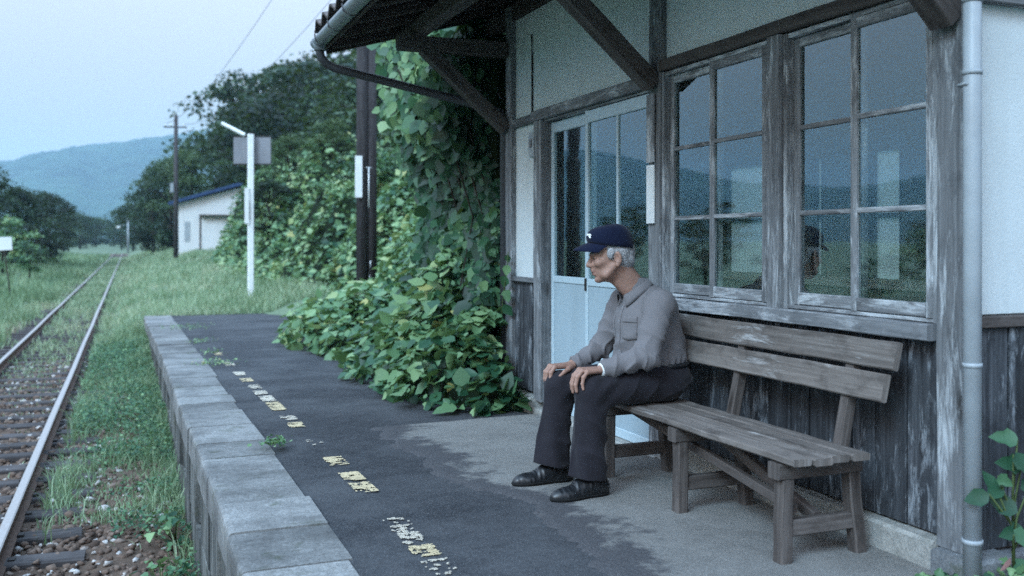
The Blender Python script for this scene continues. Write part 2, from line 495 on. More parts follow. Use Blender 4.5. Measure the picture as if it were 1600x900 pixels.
M['shed_dark'] = plain('shed_brown_trim', (.07, .055, .048), .8)
M['hill'] = plain('wooded_hill', (.025, .05, .035), .95, .05, nscale=.025, vary=.6, bump=.0)
M['line'] = plain('worn_line_paint', (.62, .50, .31), .8, .2, nscale=60, vary=.2)
M['line_pale'] = plain('worn_pale_paint', (.54, .48, .39), .8, .2, nscale=60, vary=.2)

def frosted_mat():
    m = NT('frosted_glass', .5, .3); tr = m.n("ShaderNodeBsdfTranslucent"); tr.inputs[0].default_value = (.86, .92, .90, 1)
    mx = m.n("ShaderNodeMixShader"); mx.inputs[0].default_value = .82; m.color((.5, .52, .5))
    m.l(m.b.outputs[0], mx.inputs[1]); m.l(tr.outputs[0], mx.inputs[2]); m.l(mx.outputs[0], m.out.inputs[0])
    return m.m
M['frosted'] = frosted_mat()

def glass_mat():
    m = NT('window_glass'); m.t.nodes.remove(m.b)
    tr = m.n("ShaderNodeBsdfTransparent"); tr.inputs[0].default_value = (.86, .91, .90, 1)
    gl = m.n("ShaderNodeBsdfGlossy"); gl.inputs["Roughness"].default_value = .022; gl.inputs[0].default_value = (.80, .95, 1.0, 1)
    ge = m.n("ShaderNodeNewGeometry"); fr = m.n("ShaderNodeFresnel"); fr.inputs[0].default_value = 2.5
    wav = m.noise(m.coord(), 3.0, 2); bp = m.n("ShaderNodeBump"); bp.inputs["Strength"].default_value = .09; bp.inputs["Distance"].default_value = .006
    m.l(wav, bp.inputs["Height"]); m.l(bp.outputs[0], gl.inputs["Normal"])
    fac = m.math('MULTIPLY', fr.outputs[0], m.math('SUBTRACT', 1.0, ge.outputs["Backfacing"]))
    mx = m.n("ShaderNodeMixShader"); m.l(fac, mx.inputs[0]); m.l(tr.outputs[0], mx.inputs[1]); m.l(gl.outputs[0], mx.inputs[2])
    m.l(mx.outputs[0], m.out.inputs[0])
    return m.m
M['glass'] = glass_mat()

# ================================================================== THE SETTING
def zp(Y):
    """platform top: level beside the building, falling gently beyond it"""
    return -0.018 * np.maximum(0, np.asarray(Y, float) - 4.5)

def ground_z(X, Y):
    X = np.asarray(X, float); Y = np.asarray(Y, float)
    farr = smooth(Y, 16, 24)
    z = -0.88 + 0 * X
    z = z + smooth(X, -.2, 4.5) * farr * (.48 + smooth(Y, 30, 70) * .75)
    z = z + smooth(X, -.75, .3) * smooth(Y, 8, 20) * (.42 - .3 * smooth(Y, 24, 60))
    z = z + smooth(-X, 2.6, 9) * .32
    z = z + smooth(X, 2.6, 3.4) * smooth(Y, 6.5, 8) * (1 - farr) * .45
    z = z + smooth(np.hypot(X, Y), 140, 400) * 1.0
    n = vnoise(np.stack([X * .45, Y * .45], -1), 3) * .05 + vnoise(np.stack([X * 1.9, Y * 1.9], -1), 4) * .02
    z = z - .12 * smooth(np.abs(X + 1.33), 1.9, 1.5)
    return z + n * (np.abs(X + 1.3) > .9)

def axis(vals):
    out = []
    for a, b, st in vals: out += list(np.arange(a, b, st))
    out.append(vals[-1][1]); return np.array(out)
def grid_mesh(name, xs, ys, zf, mat, smooth_=True):
    Xg, Yg = np.meshgrid(xs, ys); Z = zf(Xg, Yg)
    V = np.stack([Xg, Yg, Z], -1).reshape(-1, 3); nx, ny = len(xs), len(ys)
    i = np.arange(nx * ny).reshape(ny, nx)
    F = np.stack([i[:-1, :-1], i[:-1, 1:], i[1:, 1:], i[1:, :-1]], -1).reshape(-1, 4)
    return mesh_np(name, V, F, mat, smooth=smooth_)

gx = axis([(-5500, -1600, 650), (-1600, -200, 100), (-200, -40, 10), (-40, -8, 1.5), (-8, 8, .3), (8, 40, 1.5), (40, 200, 10), (200, 1600, 100), (1600, 5500, 650)])
gy = axis([(-5500, -1600, 650), (-1600, -200, 100), (-200, -20, 10), (-20, 0, 2), (0, 30, .35), (30, 80, 1), (80, 200, 5), (200, 1600, 100), (1600, 5500, 650)])
gm = grid_mesh("ground", gx, gy, ground_z, None)
gm.materials.append(M['meadow'])
ground = tag(link("ground", gm), kind='structure')
# stony track bed laid over the meadow
tb = grid_mesh("track_bed", np.arange(-3.1, .55, .12), axis([(-6, 30, .25), (30, 170, 2)]),
               lambda x, y: -.902 - .06 * smooth(np.abs(x + 1.33), 1.15, 1.8) + .02 * vnoise(np.stack([x * 3, y * 3], -1), 9) + smooth(x, -.6, .35) * .05, M['soil'])
tag(link("track_bed", tb), kind='structure')

# ---- wooded hills across the valley, one ridge behind another
def hills_mesh():
    az = np.radians(np.concatenate([np.linspace(-180, -75, 60, endpoint=False), np.linspace(-75, 45, 900), np.linspace(45.5, 180, 60)]))
    rr = np.concatenate([np.linspace(1550, 3200, 60), np.linspace(3250, 4750, 10)])
    A, Rr = np.meshgrid(az, rr)
    deg = np.degrees(az)
    key = [(-180, .05), (-75, .06), (-60, .065), (-50, .066), (-45, .060), (-41, .052), (-38, .049), (-35, .058), (-32, .072), (-29, .086), (-25, .092), (-18, .09), (-12, .077), (-8, .071), (-6, .073), (-4.5, .080),
           (-3, .088), (-1.5, .090), (0, .0945), (2, .101), (4, .108), (8, .115), (16, .12), (30, .11), (45, .09), (180, .05)]
    el = np.interp(deg, [k[0] for k in key], [k[1] for k in key])
    crest = 3000.0
    prof = smooth(rr, 1550, crest) ** 1.15 * (1 - .75 * smooth(rr, crest, 4700))
    H = el[None, :] * crest * prof[:, None]
    X = np.sin(A) * Rr; Y = np.cos(A) * Rr
    H = H + (fbm(np.stack([X / 350, Y / 350], -1), 3, 5) * 35) * (prof * (1 - prof) * 3.2)[:, None]
    # spurs and gullies that run down the slope
    H = H * (1 + .13 * np.sin(np.degrees(A) * 1.1 + 2 * vnoise(np.stack([A * 20, Rr / 1000], -1), 8)) * (1 - prof[:, None]))
    can = np.abs(vnoise(np.stack([X / 20, Y / 20], -1), 21)) * 8 + vnoise(np.stack([X / 60, Y / 60], -1), 22) * 7
    Z = -4 + H + can * smooth(prof, .02, .2)[:, None]
    V = np.stack([X, Y, Z], -1).reshape(-1, 3); na, nr = len(az), len(rr)
    i = np.arange(na * nr).reshape(nr, na)
    F = np.stack([i[:-1, :-1], i[1:, :-1], i[1:, 1:], i[:-1, 1:]], -1).reshape(-1, 4)
    return mesh_np("hills", V, F, M['hill'], smooth=False)
tag(link("hills", hills_mesh()), kind='structure')

# ---- platform: deck, apron slab, coping stones, retaining wall
PX0, PX1, PYE = 0.78, 7.0, 20.3
platform = empty("platform", (0, 0, 0), kind='structure')
dk = grid_mesh("asphalt_deck", np.concatenate([np.arange(PX0 - .01, 3.0, .12), [3.0]]), axis([(-6, PYE, .35)]),
               lambda x, y: zp(y) + .004 * vnoise(np.stack([x * 2.3, y * 1.7], -1), 2) * (x < 1.6), M['asphalt'])
link("asphalt_deck", dk, platform)
MB().box((3.0, -6, -.30), (PX1, 6.9, -.012)).build("platform_core", M['asphalt'], platform)
def apron_edge(y):
    key = [(-5.0, 1.72), (1.2, 1.66), (2.6, 1.68), (3.20, 1.70), (3.6, 1.80), (3.95, 1.82), (4.25, 1.74), (4.55, 1.72), (4.75, 1.63), (5.05, 1.60), (5.25, 1.67), (5.5, 1.56), (5.75, 1.66), (5.95, 1.52), (6.3, 1.50)]
    x = np.interp(y, [k[0] for k in key], [k[1] for k in key])
    return x - .17 * smooth(y, 6.1, 5.8) + .075 * fbm(np.stack([y * 4.5, y * 0 + 3.1], -1), 4, 31) + .02 * vnoise(np.stack([y * 40, y * 0], -1), 5)
ya_ = np.concatenate([np.arange(-5, 2.5, .1), np.arange(2.5, 6.17, .012)]); us = np.concatenate([np.linspace(0, .3, 10), np.linspace(.35, 1, 10)])
xe = apron_edge(ya_); Xg = xe[:, None] + (2.80 - xe)[:, None] * us[None]; Yg = ya_[:, None] + 0 * Xg
Yg = Yg + (.02 + .08 * (Xg - 1.5) / 1.3) * smooth(ya_, 5.6, 6.16)[:, None]
Zg = zp(Yg) + .010; Zg[:, 0] -= .02; Vg = np.stack([Xg, Yg, Zg], -1).reshape(-1, 3); i_ = np.arange(Xg.size).reshape(Xg.shape)
link("concrete_apron", mesh_np("concrete_apron", Vg, np.stack([i_[:-1, :-1], i_[:-1, 1:], i_[1:, 1:], i_[1:, :-1]], -1).reshape(-1, 4), M['apron'], col=np.clip(np.minimum(Xg - xe[:, None], (6.19 - ya_)[:, None] * 3 + .25), 0, 1).reshape(-1, 1)), platform)

def cx_out(Y): return .375 - .012 * smooth(Y, 3, 9) - .07 * smooth(Y, 10, 20)
Y = -1.2
while Y < PYE:
    L = rnd.uniform(.60, .67) if rnd.random() > .2 else rnd.uniform(.42, .5)
    y1 = min(Y + L, PYE + .02); ya, yb = Y + .006, y1 - .006
    za, zb = float(zp(ya)), float(zp(yb)); j = rnd.uniform(-.004, .004); t_ = rnd.uniform(-.004, .004)
    ox = rnd.uniform(-.006, .006)
    mb = MB(); xo_a, xo_b = float(cx_out(ya)) + ox, float(cx_out(yb)) + ox; xi = PX0 - .005 + rnd.uniform(-.012, .012)
    # rounded outer arris
    prof = [(0, -.17), (0, -.030), (.004, -.012), (.012, -.003), (.028, 0.0), (1, 0.0), (1, -.17)]
    ring = []
    for (yy, zz, xo) in ((ya, za, xo_a), (yb, zb, xo_b)):
        for q, (px, pz) in enumerate(prof):
            x = xi if px == 1 else xo + px
            ring.append((x, yy, zz + .012 + pz + (j if yy == ya else j + t_)))
    mb.v = ring; k = len(prof)
    for i in range(k): mb.face((i, (i + 1) % k, k + (i + 1) % k, k + i), [(0, 0)] * 4, False)
    mb.face(list(range(k))[::-1], [(0, 0)] * k); mb.face(list(range(k, 2 * k)), [(0, 0)] * k)
    mb.build("coping_stone", M['coping'], platform)
    Y = y1
# retaining wall under the coping: two courses of blocks, uneven faces
Y = -.8
while Y < PYE - .1:
    L = rnd.uniform(.34, .62); y1 = min(Y + L, PYE)
    for c, (z0, z1) in enumerate(((-.55, -.16), (-1.02, -.56))):
        zz = float(zp((Y + y1) / 2)); xo = float(cx_out(Y)) + .045 + rnd.uniform(-.022, .022)
        o = MB().box((xo, Y + .008, z0 + (zz if c == 0 else 0)), (xo + .3, y1 - .008, z1 + zz - (.004 if c else 0)), .012).build("wall_block", M['wallblock'], platform)
    Y = y1
MB().box((.50, -5, -1.0), (.76, PYE - .02, -.46)).build("wall_core", M['wallblock'], platform)
MB().box((.33, PYE + .02, -.75), (2.9, PYE + .14, -.315)).build("end_wall", M['wallblock'], platform)

# ---- worn dashes of the edge line: flakes of paint left on the asphalt
def dash(y0, y1, x0, w, keep, mat, slant=0):
    mb = MB(); st = .0075; ny = max(1, int((y1 - y0) / st)); nx = int(w / st)
    for i in range(ny):
        for j in range(nx):
            x = x0 + j * st; y = y0 + i * st
            v = float(fbm(np.array([[x * 34, y * 34]]), 4, 77)[0]) * .42 + .5 + rnd.uniform(-.16, .16)
            edge = min(j, nx - 1 - j, i, ny - 1 - i)
            if v > 1.06 - keep + (.16 if edge == 0 else .08 if edge == 1 else .03 if edge == 2 else 0) + .10 * math.sin(i * .9 + y0 * 7):
                q = [(x + rnd.uniform(-.004, .002), y + rnd.uniform(-.004, .002)), (x + st + rnd.uniform(-.002, .003), y), (x + st, y + st + rnd.uniform(-.002, .003)), (x, y + st)]
                b = len(mb.v); mb.v += [(a, c, float(zp(c)) + .0078) for a, c in q]
                mb.face((b, b + 1, b + 2, b + 3), [(0, 0)] * 4)
    if mb.f: mb.build("line_dash", mat, platform)
for (y0, y1, k, m_) in ((3.28, 3.46, .35, 'line_pale'), (3.50, 3.64, .62, 'line'), (3.66, 4.05, .50, 'line_pale'), (4.50, 4.72, .62, 'line'), (4.76, 4.96, .74, 'line'),
                        (5.15, 5.38, .66, 'line'), (5.75, 6.0, .22, 'line_pale'), (6.42, 6.62, .78, 'line'), (6.72, 6.92, .66, 'line_pale'), (7.18, 7.62, .80, 'line'), (7.68, 8.0, .75, 'line_pale'),
                        (8.08, 8.32, .78, 'line_pale'), (8.45, 8.75, .55, 'line_pale'), (9.0, 9.25, .7, 'line'), (9.5, 9.8, .8, 'line_pale'), (10.4, 10.8, .5, 'line_pale'), (11.6, 12.0, .5, 'line')):
    dash(y0, y1, 1.01 - .012 * max(0, y0 - 5), .105, k, M[m_])

# ================================================================== RAILWAY TRACK
track = empty("railway_track", (-1.335, 8, -.8), "single rusty railway track with worn wooden sleepers running along the platform", "railway track")
def rail(xc):
    prof = [(-.033, 0), (-.033, -.028), (-.010, -.042), (-.009, -.118), (-.055, -.130), (-.055, -.142), (.055, -.142), (.055, -.130), (.009, -.118), (.010, -.042), (.033, -.028), (.033, 0), (.024, .006), (-.024, .006)]
    mb = MB(); ys = list(np.arange(-4, 40, 4)) + [60, 100, 170]; k = len(prof)
    for y in ys:
        w = .006 * math.sin(y * .9 + xc)
        for (x, z) in prof: mb.v.append((xc + x + w, y, -.726 + z + .004 * math.sin(y * .5)))
    for a in range(len(ys) - 1):
        for i in range(k):
            j = (i + 1) % k; mb.face((a * k + i, a * k + k + i, a * k + k + j, a * k + j), [(0, 0)] * 4)
    mb.face(list(range(k)), [(0, 0)] * k)
    return mb.build("rail", M['rail'], track)
rail(-.77); rail(-1.90)
y = 3.5; tie_n = 0; fast = MB()
tie_me = [MB().timber((-1.05, 0, 0), (1.05, 0, 0), .20, .13, cham=.012, seg=6, jit=.006).mesh("sleeper", M['wood_tie']) for _ in range(4)]
far_ties = MB()
while y < 150:
    if tie_n < 120:
        o = bpy.data.objects.new("sleeper", tie_me[tie_n % 4]); COL.objects.link(o); o.parent = track
        o.location = (rnd.uniform(-.03, .03), y - 8, -.922 + .8 + rnd.uniform(-.008, .008)); o.rotation_euler = (0, 0, rnd.uniform(-.02, .02))
    else:
        far_ties.timber((-2.38, y, -.932), (-.28, y, -.932), .2, .13)
    if y < 30:
        for xr in (-.77, -1.90):
            for s in (-1, 1):
                fast.box((xr + s * .075 - .022, y - .03, -.872), (xr + s * .075 + .022, y + .03, -.842), .006)
    y += .565 + rnd.uniform(-.02, .02); tie_n += 1
far_ties.build("far_sleepers", M['wood_tie'], track)['kind'] = 'stuff'
fast.build("rail_fastenings", M['iron'], track)['kind'] = 'stuff'

# ---- ballast: broken stones with real relief (uncountable)
def ballast():
    ico = np.array([[0, 0, -1], [.72, -.53, -.45], [-.28, -.85, -.45], [-.89, 0, -.45], [-.28, .85, -.45], [.72, .53, -.45], [.28, -.85, .45], [-.72, -.53, .45], [-.72, .53, .45], [.28, .85, .45], [.89, 0, .45], [0, 0, 1]])
    fc = np.array([[0, 1, 2], [1, 0, 5], [0, 2, 3], [0, 3, 4], [0, 4, 5], [1, 5, 10], [2, 1, 6], [3, 2, 7], [4, 3, 8], [5, 4, 9], [1, 10, 6], [2, 6, 7], [3, 7, 8], [4, 8, 9], [5, 9, 10], [6, 10, 11], [7, 6, 11], [8, 7, 11], [9, 8, 11], [10, 9, 11]])[:, ::-1]
    n = 24000
    X = rng.uniform(-3.0, .40, n); Yy = 3.6 + 15 * rng.random(n) ** 1.5
    s = rng.uniform(.012, .028, n) * rng.choice([1, 1, 1, 1.45], n) * (1 + (Yy - 4) * .025)
    inr = (X > -2.35) & (X < -.3)
    z = -.896 + .012 * rng.standard_normal(n) - .07 * smooth(np.abs(X + 1.33), 1.2, 1.9) + .035 * smooth(X, -.5, .3)
    keep = ~((np.abs(X + .77) < .075) | (np.abs(X + 1.90) < .075))
    X, Yy, s, z = X[keep], Yy[keep], s[keep], z[keep]; n = len(X)
    A = rng.standard_normal((n, 3, 3)); Q, _ = np.linalg.qr(A)
    base = ico[None] * (1 + .28 * rng.standard_normal((n, 12, 1)).clip(-1.5, 1.5)) * rng.uniform(.6, 1.3, (n, 1, 3))
    P = np.einsum('nij,nkj->nki', Q, base) * s[:, None, None]; P[..., 2] *= .75
    P += np.stack([X, Yy, z], -1)[:, None]
    F = (fc[None] + 12 * np.arange(n)[:, None, None]).reshape(-1, 3)
    t = np.clip(rng.normal(.38, .2, n), 0, .85); t[rng.random(n) < .11] = 1.0
    return mesh_np("ballast", P.reshape(-1, 3), F, M['stone'], col=np.repeat(t, 12)[:, None])
tag(link("ballast", ballast()), kind='stuff')

# ================================================================== STATION BUILDING
XW = 2.72                     # street face of the posts
YR, YL = 2.53, 6.95           # near (right) corner and far (left) corner
XB = 4.90                     # back of the building
bld = empty("station_building", (XW, YR, 0), "small weathered wooden station building with cream plaster, paned windows and tiled eaves", "station building")
wf, ws, wl, wd, wbr = M['wood_frame'], M['wood_sash'], M['wood_sill'], M['wood_dark'], M['wood_brace']
def B(name, lo, hi, mat, parent=bld, **k): return MB().box(lo, hi, k.pop('cham', .004)).build(name, mat, parent, k.pop('label', None))
def Tm(name, mat, p0, p1, w, h, parent=bld, **k): return T(name, mat, parent, p0, p1, w, h, **k)
# posts (front)
Tm("post", wf, (XW + .0325, 2.595, .10), (XW + .0325, 2.595, 3.02), .13, .065, up=(1, 0, 0), seg=8, jit=.0025)
Tm("post", wf, (XW + .065, 4.675, .0), (XW + .065, 4.675, 3.02), .13, .12, up=(1, 0, 0), seg=8, jit=.0025)
Tm("post", wf, (XW + .065, 6.89, .08), (XW + .065, 6.89, 3.0), .12, .12, up=(1, 0, 0), seg=8, jit=.0025)
Tm("door_post", wf, (XW + .05, 6.305, .06), (XW + .05, 6.305, 2.06), .135, .11, up=(1, 0, 0), seg=6, jit=.002)
# horizontal timbers
Tm("lintel", wbr, (XW + .045, 2.665, 2.165), (XW + .045, 4.61, 2.165), .10, .062, seg=6, jit=.002)
Tm("door_lintel", wf, (XW + .04, 4.745, 2.10), (XW + .04, 6.40, 2.10), .11, .072, seg=6, jit=.002)
Tm("rail_beam", wf, (XW + .05, 6.40, 2.095), (XW + .05, 6.83, 2.095), .09, .062)
Tm("wall_plate", wd, (XW + .07, YR - .1, 2.955), (XW + .07, YL + .55, 2.955), .12, .12, seg=6, jit=.003)
Tm("door_head_track", wf, (XW + .07, 4.745, 2.055), (XW + .07, 6.235, 2.055), .10, .016)
# plaster between the timbers
B("plaster_panel", (XW + .045, 2.66, 2.196), (XW + .10, 4.61, 2.895), M['plaster'])
B("plaster_panel", (XW + .045, 4.74, 2.138), (XW + .10, 6.83, 2.895), M['plaster'])
B("plaster_panel", (XW + .045, 6.372, .93), (XW + .10, 6.83, 2.064), M['plaster'])
Tm("dado_rail", wf, (XW + .035, 6.375, .915), (XW + .035, 6.83, .915), .07, .035)
B("corner_board", (XW - .004, 2.532, .935), (XW + .0, 2.66, .94), wf) if False else None
# vertical siding boards, each its own width and set
def boards(y0, y1, z0, z1, wmin, wmax):
    y = y0
    while y < y1 - .02:
        w = min(rnd.uniform(wmin, wmax), y1 - y)
        if y1 - (y + w) < .05: w = y1 - y
        x = XW + .035 + rnd.uniform(-.006, .006)
        T("siding_board", M['wood_board'], bld, (x + .011, y + w / 2, z0), (x + .011, y + w / 2, z1 + rnd.uniform(-.004, 0)), w - .005, .022, up=(1, 0, 0), cham=.003, seg=4, jit=.001)
        y += w
boards(2.66, 4.61, .125, .838, .12, .20)
boards(6.375, 6.83, .10, .895, .10, .145)
B("wall_backing", (XW + .075, 2.60, .05), (XW + .12, 4.62, .84), wd)
B("wall_backing", (XW + .075, 6.37, .0), (XW + .12, 6.9, .90), wd)
# footings
B("footing", (XW - .02, 2.66, -.05), (XW + .15, 4.60, .115), M['footing'], cham=.012)
B("corner_footing", (XW - .035, 2.46, -.05), (XW + .16, 2.652, .098), M['step'], cham=.012)
B("footing", (XW - .05, 6.34, -.12), (XW + .15, 6.80, .075), M['footing'], cham=.012)
B("footing", (XW - .08, 6.81, -.12), (XW + .15, 6.99, .06), M['step'], cham=.012)
B("door_sill", (XW - .03, 4.62, -.06), (XW + .16, 6.335, .012), M['footing'], cham=.008)
# window sill
Tm("window_sill", wl, (XW + .010, 2.668, .868), (XW + .010, 4.61, .868), .092, .060, seg=10, jit=.0025)
# windows: frame > sashes, panes
def window(y0, y1):
    fr = MB()
    fr.box((XW + .012, y0 - .0, .900), (XW + .105, y0 + .026, 2.128)); fr.box((XW + .012, y1 - .026, .900), (XW + .105, y1, 2.128))
    fr.box((XW + .020, y0 + .027, 2.108), (XW + .105, y1 - .027, 2.130)); fr.box((XW + .018, y0 + .027, .9005), (XW + .105, y1 - .027, .916))
    w = fr.build("window", ws, bld)
    ym = (y0 + y1) / 2
    for s, (a, b, x) in enumerate(((y0 + .028, ym + .018, XW + .030), (ym - .018, y1 - .028, XW + .064))):
        st = .036
        m = MB()
        m.timber((x, a + st / 2, .918), (x, a + st / 2, 2.106), .030, st, up=(0, 1, 0)); m.timber((x, b - st / 2, .918), (x, b - st / 2, 2.106), .030, st, up=(0, 1, 0))
        m.timber((x, a + st, .945), (x, b - st, .945), .028, .054); m.timber((x, a + st, 2.085), (x, b - st, 2.085), .028, .042)
        sa = m.build("sash", ws, w)
        for z in (1.325, 1.705):
            T("glazing_bar", ws, w, (x, a + st, z), (x, b - st, z), .024, .022)
        for (za, zb) in ((.972, 1.314), (1.336, 1.694), (1.716, 2.064)):
            g_ = MB().box((x - .0015, a + st, za), (x + .0015, b - st, zb), .0002)
            g_.build("pane", M['glass'], w)
    return w
window(3.650, 4.610); window(2.662, 3.552)
Tm("window_post", wf, (XW + .05, 3.601, .90), (XW + .05, 3.601, 2.13), .092, .12, up=(1, 0, 0), seg=4, jit=.002)
# sliding doors: pale painted metal
def door(y0, y1, x, bar):
    m = MB(); st = .036
    m.timber((x, y0 + st / 2, .014), (x, y0 + st / 2, 2.044), .034, st, up=(0, 1, 0)); m.timber((x, y1 - st / 2, .014), (x, y1 - st / 2, 2.044), .034, st, up=(0, 1, 0))
    m.timber((x, y0 + st, 2.004), (x, y1 - st, 2.004), .032, .078); m.timber((x, y0 + st, .935), (x, y1 - st, .935), .032, .046); m.timber((x, y0 + st, .044), (x, y1 - st, .044), .032, .058)
    d = m.build("door", M['metal_pale'], bld)
    MB().box((x - .008, y0 + st + .001, .074), (x + .008, y1 - st - .001, .911), .001).build("lower_panel", M['door_panel'], d)
    T("panel_rail", M['metal_pale'], d, (x - .012, y0 + st, .46), (x - .012, y1 - st, .46), .008, .012) if bar else None
    ym = (y0 + y1) / 2
    if not bar:
        MB().box((x - .0015, y0 + st, .960), (x + .0015, y1 - st, 1.963), .0002).build("pane", M['glass'], d); return d
    T("glazing_bar", M['metal_pale'], d, (x, ym, .959), (x, ym, 1.964), .026, .020, up=(0, 1, 0))
    for a, b in ((y0 + st, ym - .010), (ym + .010, y1 - st)):
        MB().box((x - .0015, a, .960), (x + .0015, b, 1.963), .0002).build("pane", M['glass'], d)
    return d
d1 = door(5.575, 6.232, XW + .088, False); d2 = door(4.745, 5.605, XW + .048, True)
T("door_lock", M['iron'], d2, (XW + .028, 5.585, .88), (XW + .028, 5.585, .96), .02, .014, up=(0, 1, 0))
# plates on the middle post, meter box, wires on plaster
B("name_board", (XW - .014, 4.655, 1.64), (XW + .001, 4.735, 2.02), ws, label="narrow bare wooden board on the middle post")
B("name_board", (XW - .014, 4.655, 1.30), (XW + .001, 4.735, 1.625), M['white'], label="narrow blank white board on the middle post")
mt = B("switch_plate", (XW + .022, 6.44, 1.82), (XW + .042, 6.53, 2.0), M['pipe'])
MB().box((XW + .012, 6.465, 1.89), (XW + .021, 6.505, 1.95)).build("switch_cover", M['board_back'], mt)
MB().tube([(XW + .035, 6.49, 2.13), (XW + .035, 6.49, 2.55), (XW + .035, 6.50, 2.72)], .007, 6).build("cable_conduit", M['iron'], bld)
for i, z in enumerate((2.30,)):
    MB().tube([(XW - .03, 6.90, z), (XW - .06, 6.90, z + .01), (XW - .06, 6.93, z + .04), (XW - .03, 6.93, z + .05)], .006, 6).build("cable_hook", M['iron'], bld)
# end wall (near side)
YE = YR + .035
B("end_plaster", (XW + .07, YE, .935), (XB, YE + .06, 2.9), M['plaster'])
Tm("end_dado", wd, (XW + .068, YE + .0, .912), (XB, YE + .0, .912), .07, .042)
Tm("end_beam", wf, (XW + .068, YE - .006, 2.085), (XB, YE - .006, 2.085), .07, .07)
x = XW + .068
while x < XB - .05:
    w = rnd.uniform(.16, .21); yy = YE - .004 + rnd.uniform(-.005, .005)
    T("siding_board", M['wood_board'], bld, (x + w / 2, yy, .10), (x + w / 2, yy, .888), w - .005, .022, up=(0, 1, 0), cham=.003, seg=4, jit=.001)
    x += w
B("end_backing", (XW + .075, YE + .012, .0), (XB, YE + .06, .90), wd)
B("footing", (XW + .165, YR - .02, -.05), (XB, YR + .12, .085), M['step'], cham=.012)
Tm("post", wf, (XB - .06, YR + .065, .0), (XB - .06, YR + .065, 3.0), .12, .12, up=(1, 0, 0))
# far end wall, back wall with window openings, floor, ceiling, partition
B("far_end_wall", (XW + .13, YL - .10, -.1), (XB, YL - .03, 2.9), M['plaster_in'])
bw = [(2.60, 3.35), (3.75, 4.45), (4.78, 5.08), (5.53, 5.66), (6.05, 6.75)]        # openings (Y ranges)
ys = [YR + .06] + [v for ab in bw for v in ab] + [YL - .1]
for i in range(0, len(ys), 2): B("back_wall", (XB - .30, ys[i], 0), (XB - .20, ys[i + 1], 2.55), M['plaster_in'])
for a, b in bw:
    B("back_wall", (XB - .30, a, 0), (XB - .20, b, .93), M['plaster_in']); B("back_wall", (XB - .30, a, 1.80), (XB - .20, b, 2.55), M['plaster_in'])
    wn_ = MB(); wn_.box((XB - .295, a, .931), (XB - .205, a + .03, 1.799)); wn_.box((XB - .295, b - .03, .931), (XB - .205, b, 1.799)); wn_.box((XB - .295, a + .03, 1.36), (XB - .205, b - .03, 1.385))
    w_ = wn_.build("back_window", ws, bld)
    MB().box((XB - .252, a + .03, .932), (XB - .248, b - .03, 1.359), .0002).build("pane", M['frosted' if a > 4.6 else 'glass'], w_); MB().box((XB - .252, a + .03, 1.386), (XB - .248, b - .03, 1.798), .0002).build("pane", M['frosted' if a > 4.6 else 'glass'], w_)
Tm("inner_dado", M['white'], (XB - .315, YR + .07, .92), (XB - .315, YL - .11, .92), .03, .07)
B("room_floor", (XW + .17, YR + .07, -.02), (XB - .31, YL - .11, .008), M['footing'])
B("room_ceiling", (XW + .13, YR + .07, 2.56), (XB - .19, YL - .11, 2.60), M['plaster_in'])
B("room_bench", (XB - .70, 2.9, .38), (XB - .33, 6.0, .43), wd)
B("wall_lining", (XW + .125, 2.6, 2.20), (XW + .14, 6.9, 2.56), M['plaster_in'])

# ---- roof: boards on rafters, purlin on tie beams and braces, tiles, gutter
XG, ZG, SL = 1.44, 2.745, .29           # eave line of the board underside and slope
def zroof(x): return ZG + SL * (x - XG)
YA, YB = 2.05, 7.46                       # roof ends
XR = 3.84
rf = MB()
def roofslab(x0, x1, dz0, dz1, y0, y1):
    return [(x0, y0, zroof(x0) + dz0), (x1, y0, zroof(x1) + dz0), (x1, y0, zroof(x1) + dz1), (x0, y0, zroof(x0) + dz1)]
rf.prism(roofslab(XG, XR, 0, .03, YA, YB), (0, YB - YA, 0))
xm = 2 * XR
rf.prism([(xm - XG, YA, ZG), (XR, YA, zroof(XR)), (XR, YA, zroof(XR) + .03), (xm - XG, YA, ZG + .03)], (0, YB - YA, 0))
roof = rf.build("roof", wd, bld)
n_r = 12
for i in range(n_r):
    yy = YA + .06 + (YB - YA - .12) * i / (n_r - 1)
    T("rafter", M['wood_dark'], roof, (XG + .02, yy, zroof(XG + .02) - .034), (XR, yy, zroof(XR) - .034), .052, .066)
Tm("fascia_board", wd, (XG - .012, YA, ZG - .015), (XG - .012, YB, ZG - .015), .022, .085)
Tm("barge_board", wd, (XG - .02, YB + .012, ZG - .03), (XR, YB + .012, zroof(XR) - .03), .024, .12)
Tm("purlin", wbr, (2.02, YA, zroof(2.02) - .125), (2.02, YB - .05, zroof(2.02) - .125), .10, .115, seg=10, jit=.003)
for yy in (2.60, 4.68, 6.93):
    zt = zroof(2.02) - .235
    Tm("tie_beam", wbr, (1.86, yy, zt), (XW + .005, yy, zt), .10, .11, seg=4, jit=.003)
    Tm("brace", wbr, (XW - .005, yy, 1.99 if yy < 3 else 2.075), (2.06, yy, zt - .03), .095, .105, up=(0, 1, 0), seg=4, jit=.003)
